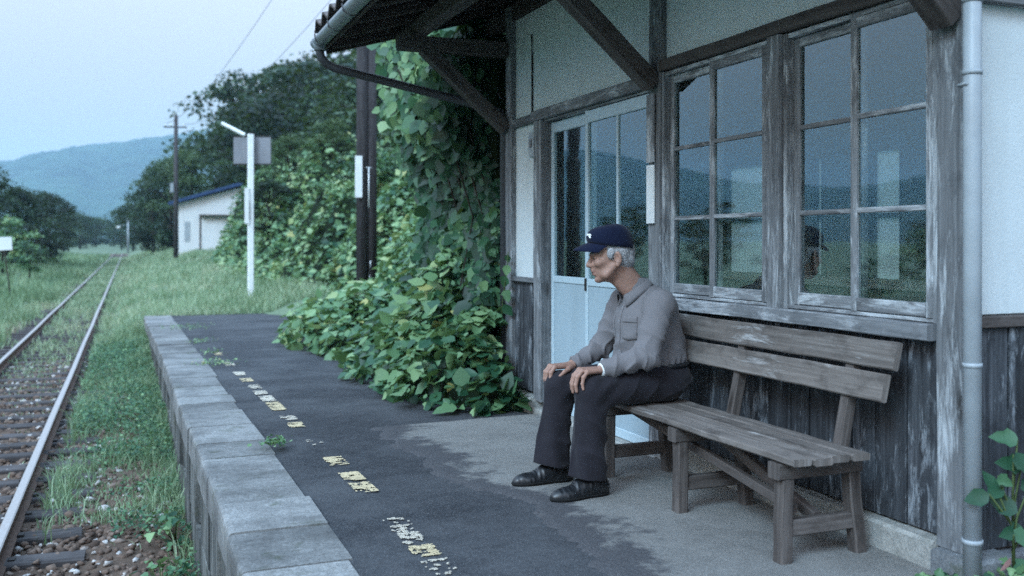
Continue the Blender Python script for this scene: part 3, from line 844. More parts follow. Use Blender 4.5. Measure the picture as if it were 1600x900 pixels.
# tiles: three courses above the eave, each tile a shallow wave
def tile_mesh():
    mb = MB(); W_, L_ = .262, .29; k = 6
    prof = [(-W_ / 2 + W_ * i / k, .030 * math.sin(math.pi * 2 * i / k - 1.2)) for i in range(k + 1)]
    for s, xx in enumerate((0, L_)):
        for (yy, z) in prof: mb.v.append((xx, yy, z + .018 - SL * .0))
    for s, xx in enumerate((0, L_)):
        for (yy, z) in prof: mb.v.append((xx, yy, z))
    q = k + 1
    for i in range(k):
        mb.face((i, i + 1, q + i + 1, q + i)[::-1], [(0, 0)] * 4); mb.face((2 * q + i, 2 * q + i + 1, 3 * q + i + 1, 3 * q + i), [(0, 0)] * 4)
        mb.face((i, 2 * q + i, 2 * q + i + 1, i + 1)[::-1], [(0, 0)] * 4); mb.face((q + i, 3 * q + i, 3 * q + i + 1, q + i + 1), [(0, 0)] * 4)
    return mb.mesh("roof_tile", M['tile'])
tm = tile_mesh(); ang = -math.atan(SL)
for c in range(9):
    for j in range(20):
        o = bpy.data.objects.new("roof_tile", tm); COL.objects.link(o); o.parent = roof
        xx = XG - .135 + c * .245
        o.location = Vector((xx, YA + .16 + j * .262, zroof(xx) + .098 + rnd.uniform(-.006, .006)))
        o.rotation_euler = (rnd.uniform(-.02, .02), ang + .10 + rnd.uniform(-.02, .02), rnd.uniform(-.03, .03))
bt = MB()
for s in (0, 1):
    pts = [(XG + .6, YA, zroof(XG + .6) + .031), (XR, YA, zroof(XR) + .031), (XR, YA, zroof(XR) + .10), (XG + .6, YA, zroof(XG + .6) + .10)]
bt.prism([(xm - XG, YA, ZG + .031), (XR + .03, YA, zroof(XR - .03) + .031), (XR + .03, YA, zroof(XR - .03) + .09), (xm - XG, YA, ZG + .09)], (0, YB - YA, 0))
bt.build("back_roof_slope", M['tile'], bld)
Tm("ridge_cap", M['tile'], (XR, YA, zroof(XR) + .15), (XR, YB, zroof(XR) + .15), .22, .16)
# gutter: half-round trough with brackets, outlet and drain
def trough(y0, y1):
    mb = MB(); r, n = .058, 10; ys = list(np.linspace(y0, y1, 14)); cx, cz = XG - .075, ZG + .005
    for rr in (r, r - .006):
        for yy in ys:
            dz = -.010 * (yy - y0) / (y1 - y0) + .003 * math.sin(yy * 2.1)
            for k in range(n + 1):
                a = math.pi + math.pi * k / n
                mb.v.append((cx + rr * math.cos(a), yy, cz + rr * math.sin(a) + dz))
    q = n + 1; h_ = len(ys) * q
    for i in range(len(ys) - 1):
        for k in range(n):
            A = i * q + k
            mb.face((A, A + 1, A + q + 1, A + q)[::-1], [(0, 0)] * 4, True); mb.face((h_ + A, h_ + A + 1, h_ + A + q + 1, h_ + A + q), [(0, 0)] * 4, True)
        for k in (0, n):
            A = i * q + k; mb.face((A, A + q, h_ + A + q, h_ + A), [(0, 0)] * 4)
    e_ = (len(ys) - 1) * q
    mb.face([e_ + k for k in range(n + 1)], [(0, 0)] * (n + 1)); mb.face([k for k in range(n + 1)][::-1], [(0, 0)] * (n + 1))
    return mb.build("gutter", M['gutter'], bld)
gt = trough(YA - .02, YB + .02)
for i in range(11):
    yy = YA + .2 + i * .5
    MB().tube([(XG - .138, yy, ZG + .012), (XG - .13, yy, ZG - .035), (XG - .075, yy, ZG - .062), (XG - .02, yy, ZG - .04), (XG + .0, yy, ZG + .0)], .006, 6).build("gutter_bracket", M['gutter_dark'], gt)
cxg = XG - .075
dr = MB().tube([(cxg, YB - .08, ZG - .02), (cxg, YB - .08, ZG - .09), (cxg + .012, YB - .075, ZG - .135), (cxg + .05, YB - .06, ZG - .175), (cxg + .12, YB - .05, ZG - .205),
                (2.60, 7.03, 2.245), (2.70, 7.0, 2.20), (2.735, 7.0, 2.12), (2.735, 7.0, -.1)], .034, 10).build("drain_pipe", M['gutter_dark'], bld)
MB().tube([(cxg, YB - .08, ZG - .0), (cxg, YB - .08, ZG - .085)], [.062, .042], 12).build("outlet_box", M['gutter'], gt)
# downpipe at the near corner
PXD, PYD = 2.692, 2.474
dp = MB().tube([(PXD, PYD, -.05), (PXD, PYD, 3.0)], .030, 16).build("downpipe", M['pipe'], bld)
for z, rr in ((.17, .0345), (.775, .0325), (1.78, .0335), (2.03, .0345)):
    MB().tube([(PXD, PYD, z - .008), (PXD, PYD, z + .008)], rr, 16).build("pipe_collar", M['pipe'], dp)
MB().tube([(PXD - .035, PYD - .01, 1.74), (PXD - .02, PYD + .045, 1.74), (PXD + .03, PYD + .06, 1.74)], .005, 6).build("pipe_clip", M['pipe'], dp)

# ================================================================== BENCH
bench = empty("bench", (2.43, 3.65, 0), "long weathered wooden platform bench with slatted seat and two backrest boards", "bench")
bm, bd = M['wood_bench'], M['wood_bench_dark']
BY0, BY1 = 2.82, 4.52
for i, xx in enumerate((2.255, 2.345, 2.435, 2.527)):
    T("seat_slat", bm, bench, (xx, BY0 + rnd.uniform(-.01, .01), .400 + rnd.uniform(-.002, .002)), (xx, BY1, .400),   .082, .027, cham=.005, seg=12, jit=.0018)
for zz, xx, e in ((.655, 2.600, 0), (.775, 2.628, .03)):
    T("back_board", bm, bench, (xx, BY0 - .04 - e, zz), (xx, BY1, zz + .0), .027, .106, up=(.23, 0, 1), cham=.005, seg=12, jit=.0018)
for k, yy in enumerate((2.935, 3.65, 4.33)):
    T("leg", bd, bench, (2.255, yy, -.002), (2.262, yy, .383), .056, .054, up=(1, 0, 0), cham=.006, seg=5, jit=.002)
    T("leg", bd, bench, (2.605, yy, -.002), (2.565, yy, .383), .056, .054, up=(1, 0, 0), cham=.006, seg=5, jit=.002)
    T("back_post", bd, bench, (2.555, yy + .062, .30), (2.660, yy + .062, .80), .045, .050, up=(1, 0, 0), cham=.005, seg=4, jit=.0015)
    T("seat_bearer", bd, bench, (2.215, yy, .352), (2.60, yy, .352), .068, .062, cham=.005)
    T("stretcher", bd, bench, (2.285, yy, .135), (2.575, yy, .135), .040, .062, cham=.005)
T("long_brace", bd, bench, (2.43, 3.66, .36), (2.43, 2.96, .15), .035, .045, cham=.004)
T("long_brace", bd, bench, (2.40, 3.70, .17), (2.40, 2.945, .215), .032, .036, cham=.004) if False else None
T("long_brace", bd, bench, (2.36, 4.30, .36), (2.36, 3.0, .18), .030, .040, cham=.004)

# ================================================================== PERSON
class SDF:
    """signed distance field on a grid; get() pulls one continuous surface out of it"""
    def __init__(s, lo, hi, h):
        s.lo = np.array(lo, float); s.h = h
        s.n = np.ceil((np.array(hi) - s.lo) / h).astype(int) + 1
        s.D = np.full(s.n, 1.0, np.float32)
        s.ax = [(s.lo[i] + h * np.arange(s.n[i])).astype(np.float32) for i in range(3)]
    def region(s, lo, hi):
        a = np.clip(np.floor((np.array(lo) - s.lo) / s.h).astype(int), 0, s.n - 1)
        b = np.clip(np.ceil((np.array(hi) - s.lo) / s.h).astype(int) + 1, 1, s.n)
        sl = tuple(slice(a[i], max(b[i], a[i] + 1)) for i in range(3))
        return sl, s.ax[0][sl[0]][:, None, None], s.ax[1][sl[1]][None, :, None], s.ax[2][sl[2]][None, None, :]
    def put(s, sl, d, k, sub):
        D = s.D[sl]
        if sub:
            t = np.clip(.5 - .5 * (D + d) / k, 0, 1); s.D[sl] = D + (-d - D) * t + k * t * (1 - t)
        else:
            t = np.clip(.5 + .5 * (D - d) / k, 0, 1); s.D[sl] = D + (d - D) * t - k * t * (1 - t)
    def cap(s, a, b, ra, rb=None, k=.012, sub=False):
        rb = ra if rb is None else rb
        a = np.array(a, float); b = np.array(b, float); m = max(ra, rb) + k + 2 * s.h
        sl, x, y, z = s.region(np.minimum(a, b) - m, np.maximum(a, b) + m)
        ba = b - a; L = max(ba @ ba, 1e-9)
        t = np.clip(((x - a[0]) * ba[0] + (y - a[1]) * ba[1] + (z - a[2]) * ba[2]) / L, 0, 1)
        d = np.sqrt((x - a[0] - ba[0] * t) ** 2 + (y - a[1] - ba[1] * t) ** 2 + (z - a[2] - ba[2] * t) ** 2) - (ra + (rb - ra) * t)
        s.put(sl, d.astype(np.float32), k, sub); return s
    def ell(s, c, r, Rm=None, k=.012, sub=False):
        c = np.array(c, float); r = np.array(r, float); m = r.max() + k + 2 * s.h
        sl, x, y, z = s.region(c - m, c + m)
        x = x - c[0]; y = y - c[1]; z = z - c[2]
        if Rm is not None: x, y, z = [Rm[0, i] * x + Rm[1, i] * y + Rm[2, i] * z for i in range(3)]
        k0 = np.sqrt((x / r[0]) ** 2 + (y / r[1]) ** 2 + (z / r[2]) ** 2)
        k1 = np.sqrt((x / r[0] ** 2) ** 2 + (y / r[1] ** 2) ** 2 + (z / r[2] ** 2) ** 2) + 1e-6
        s.put(sl, (k0 * (k0 - 1) / k1).astype(np.float32), k, sub); return s
    def half(s, p, n, k=.006, lo=None, hi=None):
        """keep only the side of the plane that n points away from"""
        sl, x, y, z = s.region(lo if lo is not None else s.lo, hi if hi is not None else s.lo + s.h * s.n)
        d = -((x - p[0]) * n[0] + (y - p[1]) * n[1] + (z - p[2]) * n[2])
        s.put(sl, np.broadcast_to(d, s.D[sl].shape).astype(np.float32), k, True); return s
    def warp(s, fn, band=.03):
        idx = np.nonzero(np.abs(s.D) < band)
        P = np.stack([s.ax[i][idx[i]] for i in range(3)], -1)
        s.D[idx] += fn(P).astype(np.float32); return s
    def get(s):
        D = s.D; S = D < 0; n = s.n
        c = [S[dx:n[0] - 1 + dx, dy:n[1] - 1 + dy, dz:n[2] - 1 + dz] for dx in (0, 1) for dy in (0, 1) for dz in (0, 1)]
        a_ = np.logical_and.reduce(c); o_ = np.logical_or.reduce(c); act = o_ & ~a_
        I = np.stack(np.nonzero(act), -1); N = len(I)
        off = np.array([(dx, dy, dz) for dx in (0, 1) for dy in (0, 1) for dz in (0, 1)])
        val = np.stack([D[I[:, 0] + o[0], I[:, 1] + o[1], I[:, 2] + o[2]] for o in off], -1)
        acc = np.zeros((N, 3)); cnt = np.zeros(N)
        for i in range(8):
            for j in range(i + 1, 8):
                if np.abs(off[i] - off[j]).sum() != 1: continue
                m = (val[:, i] < 0) != (val[:, j] < 0)
                t = np.where(m, val[:, i] / np.where(m, val[:, i] - val[:, j], 1), 0)
                acc += m[:, None] * (off[i] + t[:, None] * (off[j] - off[i])); cnt += m
        V = s.lo + s.h * (I + acc / cnt[:, None])
        vid = np.full(act.shape, -1, np.int64); vid[tuple(I.T)] = np.arange(N)
        Q = []
        for ax in range(3):
            u, v = [(1, 2), (2, 0), (0, 1)][ax]
            sA = [slice(1, -1)] * 3; sA[ax] = slice(0, n[ax] - 1); sB = list(sA); sB[ax] = slice(1, n[ax])
            A, Bq = S[tuple(sA)], S[tuple(sB)]
            E_ = np.stack(np.nonzero(A != Bq), -1)
            if not len(E_): continue
            fl = A[tuple(E_.T)]
            P = E_.copy(); P[:, u] += 1; P[:, v] += 1
            def g_(du, dv):
                q = P.copy(); q[:, u] += du; q[:, v] += dv; return vid[tuple(q.T)]
            f = np.stack([g_(-1, -1), g_(0, -1), g_(0, 0), g_(-1, 0)], -1)
            f[~fl] = f[~fl][:, ::-1]; Q.append(f)
        F = np.concatenate(Q); F = F[(F >= 0).all(1)]
        if (V[F[:, 0]] * np.cross(V[F[:, 1]], V[F[:, 2]])).sum() < 0: F = F[:, ::-1]
        return V, F

def lump(P, f, seed): return vnoise(P * f, seed)

man = empty("person", (2.3, 4.2, 0), "elderly man in navy cap and grey shirt sitting on the bench, hands on knees", "person")

def cloth(name, c1, c2, rough=.9, weave=900, bump=.25):
    m = NT(name, rough, .15); v = m.coord()
    w = m.noise(v, weave, 2, .8); b = m.noise(v, 9, 4)
    m.color(m.mix(w, m.mix(b, c1, c2), tuple(x * .6 for x in c1)))
    m.b.inputs["Sheen Weight"].default_value = .08
    m.bump(m.math('ADD', w, m.noise(v, 60, 3)), bump, .0015)
    return m.m
M['shirt'] = cloth('grey_shirt_cloth', (.205, .196, .206), (.158, .150, .159))
M['trouser'] = cloth('charcoal_trouser_cloth', (.024, .022, .028), (.016, .015, .020))
M['cap'] = cloth('navy_cap_cloth', (.005, .010, .034), (.004, .007, .024), .85)
M['leather'] = plain('black_leather', (.010, .011, .013), .38, .5, nscale=60, vary=.3, bump=.15)
M['rubber'] = plain('black_rubber', (.012, .012, .012), .8, .2)
M['hair'] = plain('grey_hair', (.36, .36, .37), .8, .2, nscale=220, vary=.45, bump=.9, bdist=.004)
def skin_mat():
    m = NT('skin', .55, .35); t = m.n("ShaderNodeSeparateColor"); m.l(m.attr(), t.inputs[0]); v = m.coord()
    n1 = m.noise(v, 55, 5, .7); n2 = m.noise(v, 14, 3)
    c = m.mix(m.ramp(n1, [(.35, 0.0), (.7, .6)]), (.315, .185, .142), (.215, .118, .088))
    c = m.mix(m.ramp(n2, [(.45, 0.0), (.75, .35)]), c, (.38, .24, .19))
    c = m.mix(t.outputs[0], c, (.20, .085, .07))       # lips
    c = m.mix(t.outputs[1], c, (.13, .115, .11))       # brows
    m.color(c); m.bump(m.math('ADD', n1, m.noise(v, 260, 2)), .35, .002)
    m.b.inputs["Subsurface Weight"].default_value = .08; m.b.inputs["Subsurface Radius"].default_value = (.01, .004, .002); m.b.inputs["Subsurface Scale"].default_value = .3
    return m.m
M['skin'] = skin_mat()

# head frame: local -x is where he looks, y across, z up
HC = np.array([2.205, 4.2, 1.122]); yaw, pit = R(17), R(9)
fw = np.array([-math.cos(yaw) * math.cos(pit), math.sin(yaw) * math.cos(pit), -math.sin(pit)])
ex = -fw; ey = np.cross([0, 0, 1], ex); ey /= np.linalg.norm(ey); ez = np.cross(ex, ey)
HR = np.stack([ex, ey, ez], 1)
def hp(x, y, z): return HC + HR @ np.array([x, y, z]) * 1.04
def hl(P): return (np.asarray(P) - HC) @ HR / 1.04

KL, KR = (2.012, 4.03, .498), (1.985, 4.33, .478)
AL, AR = (2.015, 4.03, .10), (1.955, 4.33, .10)
SHL, ELL, WRL = (2.375, 4.03, .895), (2.275, 3.965, .655), (2.068, 4.022, .598)
SHR, ELR, WRR = (2.360, 4.375, .890), (2.275, 4.425, .660), (2.085, 4.385, .578)

b = SDF((1.80, 3.86, .03), (2.66, 4.52, 1.30), .003)
# trunk and limbs (under the clothes)
b.ell((2.455, 4.2, .52), (.12, .165, .10), k=.03).ell((2.425, 4.2, .68), (.115, .15, .14), k=.05).ell((2.40, 4.2, .83), (.12, .165, .13), k=.05)
b.cap((2.385, 4.06, .895), (2.375, 4.345, .89), .052, k=.04)
for S_, E_, W_ in ((SHL, ELL, WRL), (SHR, ELR, WRR)):
    b.cap(S_, E_, .045, .037, k=.03).cap(E_, W_, .037, .026, k=.015)
for Hh, Kk, Aa in (((2.44, 4.11, .50), KL, AL), ((2.44, 4.285, .50), KR, AR)):
    b.cap(Hh, Kk, .07, .05, k=.04).cap(Kk, (Aa[0] + .01, Aa[1], Aa[2] + .02), .046, .034, k=.03).cap((Aa[0] + .01, Aa[1], Aa[2]), (Aa[0] - .08, Aa[1], .05), .024, .016, k=.02)
# neck
b.cap((2.385, 4.2, .90), hp(.03, 0, -.045), .064, .053, k=.035)
b.cap((2.30, 4.185, .945), hp(-.03, 0, -.075), .026, .022, k=.03)
# skull and face
b.ell(hp(.012, 0, .035), (.098, .076, .088), HR, .02).ell(hp(-.034, 0, -.022), (.060, .060, .088), HR, .025)
b.ell(hp(-.040, 0, -.068), (.046, .049, .038), HR, .02).ell(hp(-.076, 0, -.094), (.020, .023, .018), HR, .018)
b.cap(hp(-.083, -.036, .027), hp(-.091, -.010, .024), .011, k=.012).cap(hp(-.083, .036, .027), hp(-.091, .010, .024), .011, k=.012)
for s_ in (-1, 1):
    b.ell(hp(-.066, s_ * .043, -.016), (.024, .018, .018), HR, .02)
    b.cap(hp(.005, s_ * .058, -.035), hp(-.045, s_ * .045, -.078), .016, k=.02)
    b.ell(hp(-.094, s_ * .030, .006), (.016, .019, .012), HR, .008, True)
    b.ell(hp(-.074, s_ * .031, .006), (.0135, .015, .0125), HR, .004)
    b.cap(hp(-.088, s_ * .018, .0125), hp(-.080, s_ * .046, .010), .0042, k=.003)
    b.cap(hp(-.087, s_ * .020, -.002), hp(-.079, s_ * .044, -.003), .0035, k=.004)
    b.cap(hp(-.104, s_ * .018, -.028), hp(-.088, s_ * .034, -.058), .0026, k=.008, sub=True)
    b.cap(hp(-.082, s_ * .030, -.010), hp(-.072, s_ * .047, -.020), .0022, k=.004, sub=True)
    b.cap(hp(-.074, s_ * .050, .006), hp(-.058, s_ * .060, -.004), .0018, k=.003, sub=True)
    b.ell(hp(-.055, s_ * .070, -.042), (.020, .010, .018), HR, .016, True)
    for q_ in (): b.cap(hp(-.058 + .010 * q_, s_ * .050, -.062 + .016 * q_), hp(-.040 + .010 * q_, s_ * .056, -.040 + .02 * q_), .0018, k=.005, sub=True)
    b.cap(hp(-.066, s_ * .052, .000), hp(-.048, s_ * .062, -.012), .0016, k=.003, sub=True)
    # ear
    Re = HR @ np.array([[math.cos(.35 * s_), -math.sin(.35 * s_), 0], [math.sin(.35 * s_), math.cos(.35 * s_), 0], [0, 0, 1]])
    b.ell(hp(.016, s_ * .078, -.006), (.020, .009, .034), Re, .005).ell(hp(.012, s_ * .084, -.002), (.010, .006, .019), Re, .004, True)
    b.ell(hp(.010, s_ * .077, -.036), (.010, .008, .011), Re, .005)
b.cap(hp(-.089, 0, .018), hp(-.112, 0, -.016), .0085, .0105, k=.008).ell(hp(-.112, 0, -.022), (.013, .012, .011), HR, .006)
for s_ in (-1, 1):
    b.ell(hp(-.101, s_ * .0125, -.025), (.012, .0075, .009), HR, .004).ell(hp(-.088, s_ * .016, -.020), (.016, .012, .015), HR, .008)
    b.ell(hp(-.106, s_ * .007, -.0345), (.004, .0022, .002), HR, .002, True)
b.cap(hp(-.095, -.012, -.052), hp(-.095, .012, -.052), .0085, k=.010).cap(hp(-.092, -.013, -.067), hp(-.092, .013, -.067), .0085, k=.008)
b.cap(hp(-.104, -.018, -.0600), hp(-.104, .018, -.0600), .0034, k=.003, sub=True).ell(hp(-.090, 0, -.040), (.016, .020, .014), HR, .012)
b.cap(hp(-.096, -.014, -.081), hp(-.096, .014, -.081), .004, k=.008, sub=True)
for q in range(3):
    0 and b.cap((2.285 + .02 * q, 4.135, 1.00 - .012 * q), (2.262 + .02 * q, 4.20, .985 - .010 * q), .0025, k=.006, sub=True)
# hands: palm from four metacarpals, each finger its own chain
def hand(wr, kn, dy, lens, drop, thumb):
    wr = np.array(wr)
    for i in range(4):
        y = kn[1] + dy[i]; kx = kn[0] + (.006 if i in (0, 3) else 0) + (.008 if i == 3 else 0); kz = kn[2] - (.004 if i == 3 else 0)
        k0 = np.array([kx, y, kz])
        b.cap(wr + np.array([-.012, (y - wr[1]) * .5, .0]), k0, .0145, .0115, k=.010)
        b.ell(k0 + np.array([0, 0, .002]), (.011, .0098, .0105), None, .005)
        p = [k0] + [k0 + np.array([a * lens[i], (y - kn[1]) * .10 * j, c * lens[i]]) for j, (a, c) in enumerate(drop, 1)]
        rr = (.0110, .0102, .0094, .0078)
        if i == 3: rr = tuple(x * .86 for x in rr)
        for j in range(3): b.cap(p[j], p[j + 1], rr[j], rr[j + 1], k=.0026)
        b.ell(p[1], (.0112, .0108, .0112), None, .003)
    for j in range(len(thumb) - 1): b.cap(thumb[j], thumb[j + 1], (.0145, .0118, .0098)[j], (.0118, .0100, .0078)[j], k=.007 if j == 0 else .003)
hand(WRL, (1.958, 4.026, .598), (.036, .012, -.012, -.035), (1.0, 1.08, 1.0, .82), ((-.026, -.026), (-.036, -.062), (-.032, -.092)), [(2.045, 4.045, .592), (2.010, 4.075, .592), (1.982, 4.086, .584), (1.962, 4.084, .572)])
hand(WRR, (1.950, 4.358, .578), (-.036, -.012, .012, .035), (1.0, 1.06, 1.0, .82), ((-.022, -.026), (-.026, -.062), (-.018, -.090)), [(2.060, 4.350, .566), (2.022, 4.305, .566), (1.992, 4.288, .556), (1.966, 4.284, .538)])
V, F = b.get(); L_ = hl(V)
lip = np.exp(-((L_[:, 2] + .0595) / .0115) ** 4) * np.exp(-(L_[:, 1] / .021) ** 4) * (L_[:, 0] < -.082)
brow = np.exp(-((L_[:, 2] - .031 - .05 * np.abs(L_[:, 1]) * 0) / .006) ** 2) * np.exp(-((np.abs(L_[:, 1]) - .030) / .016) ** 4) * (L_[:, 0] < -.06) * .85
body = link("body", mesh_np("body", V, F, M['skin'], smooth=True, col=np.stack([lip * .75, brow, 0 * lip], -1)), man)
# eyes: dark iris seen under the lids
for s_ in (-1, 1):
    e = SDF(hp(-.084, s_ * .031, .0055) - .012, hp(-.084, s_ * .031, .0055) + .012, .001).ell(hp(-.0842, s_ * .031, .0055), (.0056, .0105, .0036), HR)
    V, F = e.get(); link("eye", mesh_np("eye", V, F, M['rubber'], smooth=True), man)

# hair at temples, sides and nape
hs = SDF(HC - .14, HC + .14, .0022)
hs.ell(hp(.018, 0, .026), (.102, .083, .088), HR, .01).ell(hp(.058, 0, -.022), (.052, .064, .050), HR, .02)
hs.ell(hp(-.012, .076, .012), (.020, .008, .034), HR, .006).ell(hp(-.012, -.076, .012), (.020, .008, .034), HR, .006)
hs.half(hp(-.028, 0, 0), -ex * .96 + ez * .0, .008)
hs.half(hp(0, 0, .062), ez, .006).half(hp(.05, 0, -.064), -ez + ex * .0, .012)
for s_ in (-1, 1):
    hs.ell(hp(.014, s_ * .085, -.012), (.024, .026, .034), HR, .006, True); hs.cap(hp(-.012, s_ * .075, -.07), hp(-.03, s_ * .075, -.028), .030, k=.008, sub=True)
    hs.cap(hp(.02, s_ * .06, -.085), hp(.05, s_ * .075, -.075), .028, k=.01, sub=True)
hs.warp(lambda P: .0022 * vnoise(hl(P) * np.array([90, 320, 60]), 3) + .0016 * vnoise(hl(P) * np.array([260, 300, 120]), 4), .02)
V, F = hs.get(); hair = link("hair", mesh_np("hair", V, F, M['hair'], smooth=True), man)
q = rng.choice(len(V), 1500); Pl = hl(V[q]); out = Pl / np.linalg.norm(Pl * [1, 1, .6], axis=1, keepdims=True)
ok = (Pl[:, 2] < .05) & (Pl[:, 0] > -.03); Pl, out = Pl[ok], out[ok]; n = len(Pl)
d_ = np.stack([rng.normal(.35, .3, n), rng.normal(0, .25, n), -np.ones(n)], -1) + out * .55; d_ /= np.linalg.norm(d_, axis=1, keepdims=True); sd_ = np.cross(d_, out); sd_ /= np.linalg.norm(sd_, axis=1, keepdims=True) + 1e-9
ln = rng.uniform(.006, .015, n)[:, None]; w_ = .0007
Q = np.stack([Pl - sd_ * w_, Pl + sd_ * w_, Pl + d_ * ln + out * .001], 1).reshape(-1, 3) * 1.04
link("hair_strands", mesh_np("hair_strands", HC + Q @ HR.T, np.arange(3 * n).reshape(-1, 3), M['hair']), man)['kind'] = 'stuff'

# shirt
s = SDF((1.98, 3.82, .50), (2.70, 4.58, 1.02), .0045)
s.ell((2.430, 4.2, .625), (.166, .186, .095), k=.04).ell((2.417, 4.2, .71), (.164, .184, .13), k=.06).ell((2.400, 4.2, .82), (.148, .184, .125), k=.06)
s.cap((2.400, 4.045, .885), (2.392, 4.36, .88), .066, k=.05).ell((2.415, 4.2, .885), (.115, .15, .085), None, .05)
s.cap((2.385, 4.2, .90), (2.335, 4.2, .972), .082, .070, k=.035)
s.cap((SHL[0], SHL[1], SHL[2]), ELL, .070, .060, k=.03).cap(ELL, (2.088, 4.018, .607), .057, .041, k=.012)
s.cap(SHR, ELR, .069, .058, k=.03).cap(ELR, (2.112, 4.388, .586), .054, .040, k=.012)
s.cap((2.10, 4.019, .606), (2.080, 4.020, .602), .041, .040, k=.004).cap((2.122, 4.388, .588), (2.100, 4.387, .583), .040, .039, k=.004)
s.ell((2.30, 4.2, .59), (.07, .15, .05), k=.04)
def folds(P):
    x, y, z = P.T
    d = 0
    # soft drapery over the whole shirt
    d = d + .0065 * vnoise(np.stack([x * 9, y * 9, z * 5.5], -1) + .35 * vnoise(P * 6, 2)[:, None], 51) + .0028 * vnoise(P * 24, 52)
    # rings of creases round the elbows and forearms
    for E_, W_, S_ in ((ELL, WRL, SHL), (ELR, WRR, SHR)):
        a = np.array(E_); w = np.array(W_) - a; L = np.linalg.norm(w); w /= L
        t = (P - a) @ w; rad = np.linalg.norm(P - a - t[:, None] * w, axis=1)
        m = smooth(.13 - rad, 0, .05) * smooth(t, -.06, .0) * smooth(L + .03 - t, 0, .06)
        d = d - m * .0085 * ((1 - np.abs(np.sin(t * 44 + 17 * (P[:, 1] - a[1]) + 15 * (P[:, 2] - a[2]) + 1.6 * vnoise(P * 14, 53)))) ** 1.6 - .3)
        u = np.array(S_) - a; L2 = np.linalg.norm(u); u /= L2
        t2 = (P - a) @ u; rad2 = np.linalg.norm(P - a - t2[:, None] * u, axis=1); m2 = smooth(.12 - rad2, 0, .05) * smooth(t2, 0, .05) * smooth(L2 - t2, .0, .10)
        d = d - m2 * .008 * ((1 - np.abs(np.sin(t2 * 24 + 16 * (P[:, 0] - a[0]) + 1.8 * vnoise(P * 9, 54)))) ** 1.8 - .25)
    # long pulls from armpit to waist, gathers above the belt
    d = d - .010 * smooth(.86 - z, 0, .2) * ((1 - np.abs(np.sin(13 * x + 21 * z + 9 * y + 1.8 * vnoise(P * 6, 55)))) ** 2 - .25)
    d = d + .005 * smooth(.66 - z, 0, .07) * np.sin(95 * np.arctan2(y - 4.2, x - 2.43) * .32 + 2 * vnoise(P * 9, 56))
    return d
s.warp(folds, .04)
s.half((2.43, 4.2, .582), (-.10, 0, -1), .010, (2.25, 4.0, .50), (2.70, 4.42, .62))
s.half((2.06, 4.02, .598), (-.97, 0, -.24), .004, (1.98, 3.94, .54), (2.11, 4.09, .67)).half((2.082, 4.386, .578), (-.97, 0, -.2), .004, (1.98, 4.30, .52), (2.13, 4.47, .65))
V, F = s.get()
V = V.copy(); shirt_V, shirt_F = V, F
shirt = link("shirt", mesh_np("shirt", V, F, M['shirt'], smooth=True), man)
shirt_bvh = BVHTree.FromPolygons([tuple(p) for p in V], [tuple(int(q) for q in f) for f in F])
def patch(name, mat, parent, origin, du, dv, nu, nv, direction, thick=.003, shape=None):
    """a piece of cloth laid on a surface: grid points cast onto it, lifted and given an edge"""
    o = Vector(origin); du = Vector(du); dv = Vector(dv); dr = Vector(direction).normalized(); top = []; bot = []
    for j in range(nv + 1):
        for i in range(nu + 1):
            a, c = i / nu, j / nv
            if shape: a, c = shape(a, c)
            hit = shirt_bvh.ray_cast(o + du * a + dv * c - dr * .3, dr)
            p = hit[0] if hit[0] is not None else o + du * a + dv * c
            top.append(p - dr * thick); bot.append(p + dr * .003)
    n = len(top); k = nu + 1; mb = MB(); mb.v = [tuple(p) for p in top + bot]
    for j in range(nv):
        for i in range(nu):
            A = j * k + i; mb.face((A, A + 1, A + k + 1, A + k), [(0, 0)] * 4, True)
    edge = [i for i in range(k)] + [j * k + nu for j in range(1, nv + 1)] + [nv * k + i for i in range(nu - 1, -1, -1)] + [j * k for j in range(nv - 1, 0, -1)]
    for a, c in zip(edge, edge[1:] + edge[:1]): mb.face((a, n + a, n + c, c), [(0, 0)] * 4)
    return mb.build(name, mat, parent)
patch("placket", M['shirt'], shirt, (2.2, 4.180, .60), (0, .034, 0), (.03, .0, .31), 4, 30, (1, 0, 0), .0035)
patch("pocket", M['shirt'], shirt, (2.22, 4.072, .725), (0, .085, 0), (.02, 0, .105), 10, 12, (1, .12, 0), .0040, lambda a, c: (a, c if c > .01 else c - .06 * (1 - abs(2 * a - 1))))
patch("pocket_flap", M['shirt'], shirt, (2.22, 4.070, .805), (0, .089, 0), (.005, 0, .030), 10, 4, (1, .12, 0), .0062)
patch("pocket", M['shirt'], shirt, (2.22, 4.245, .725), (0, .085, 0), (.02, 0, .105), 10, 12, (1, -.12, 0), .0040)
for z in (.66, .735, .81, .875):
    h_ = shirt_bvh.ray_cast(Vector((1.9, 4.197, z)), Vector((1, 0, 0)))
    if h_[0]: MB().tube([h_[0] + Vector((-.0045, 0, 0)), h_[0] + Vector((-.0015, 0, 0))], .0052, 8).build("button", M['board_back'], shirt)
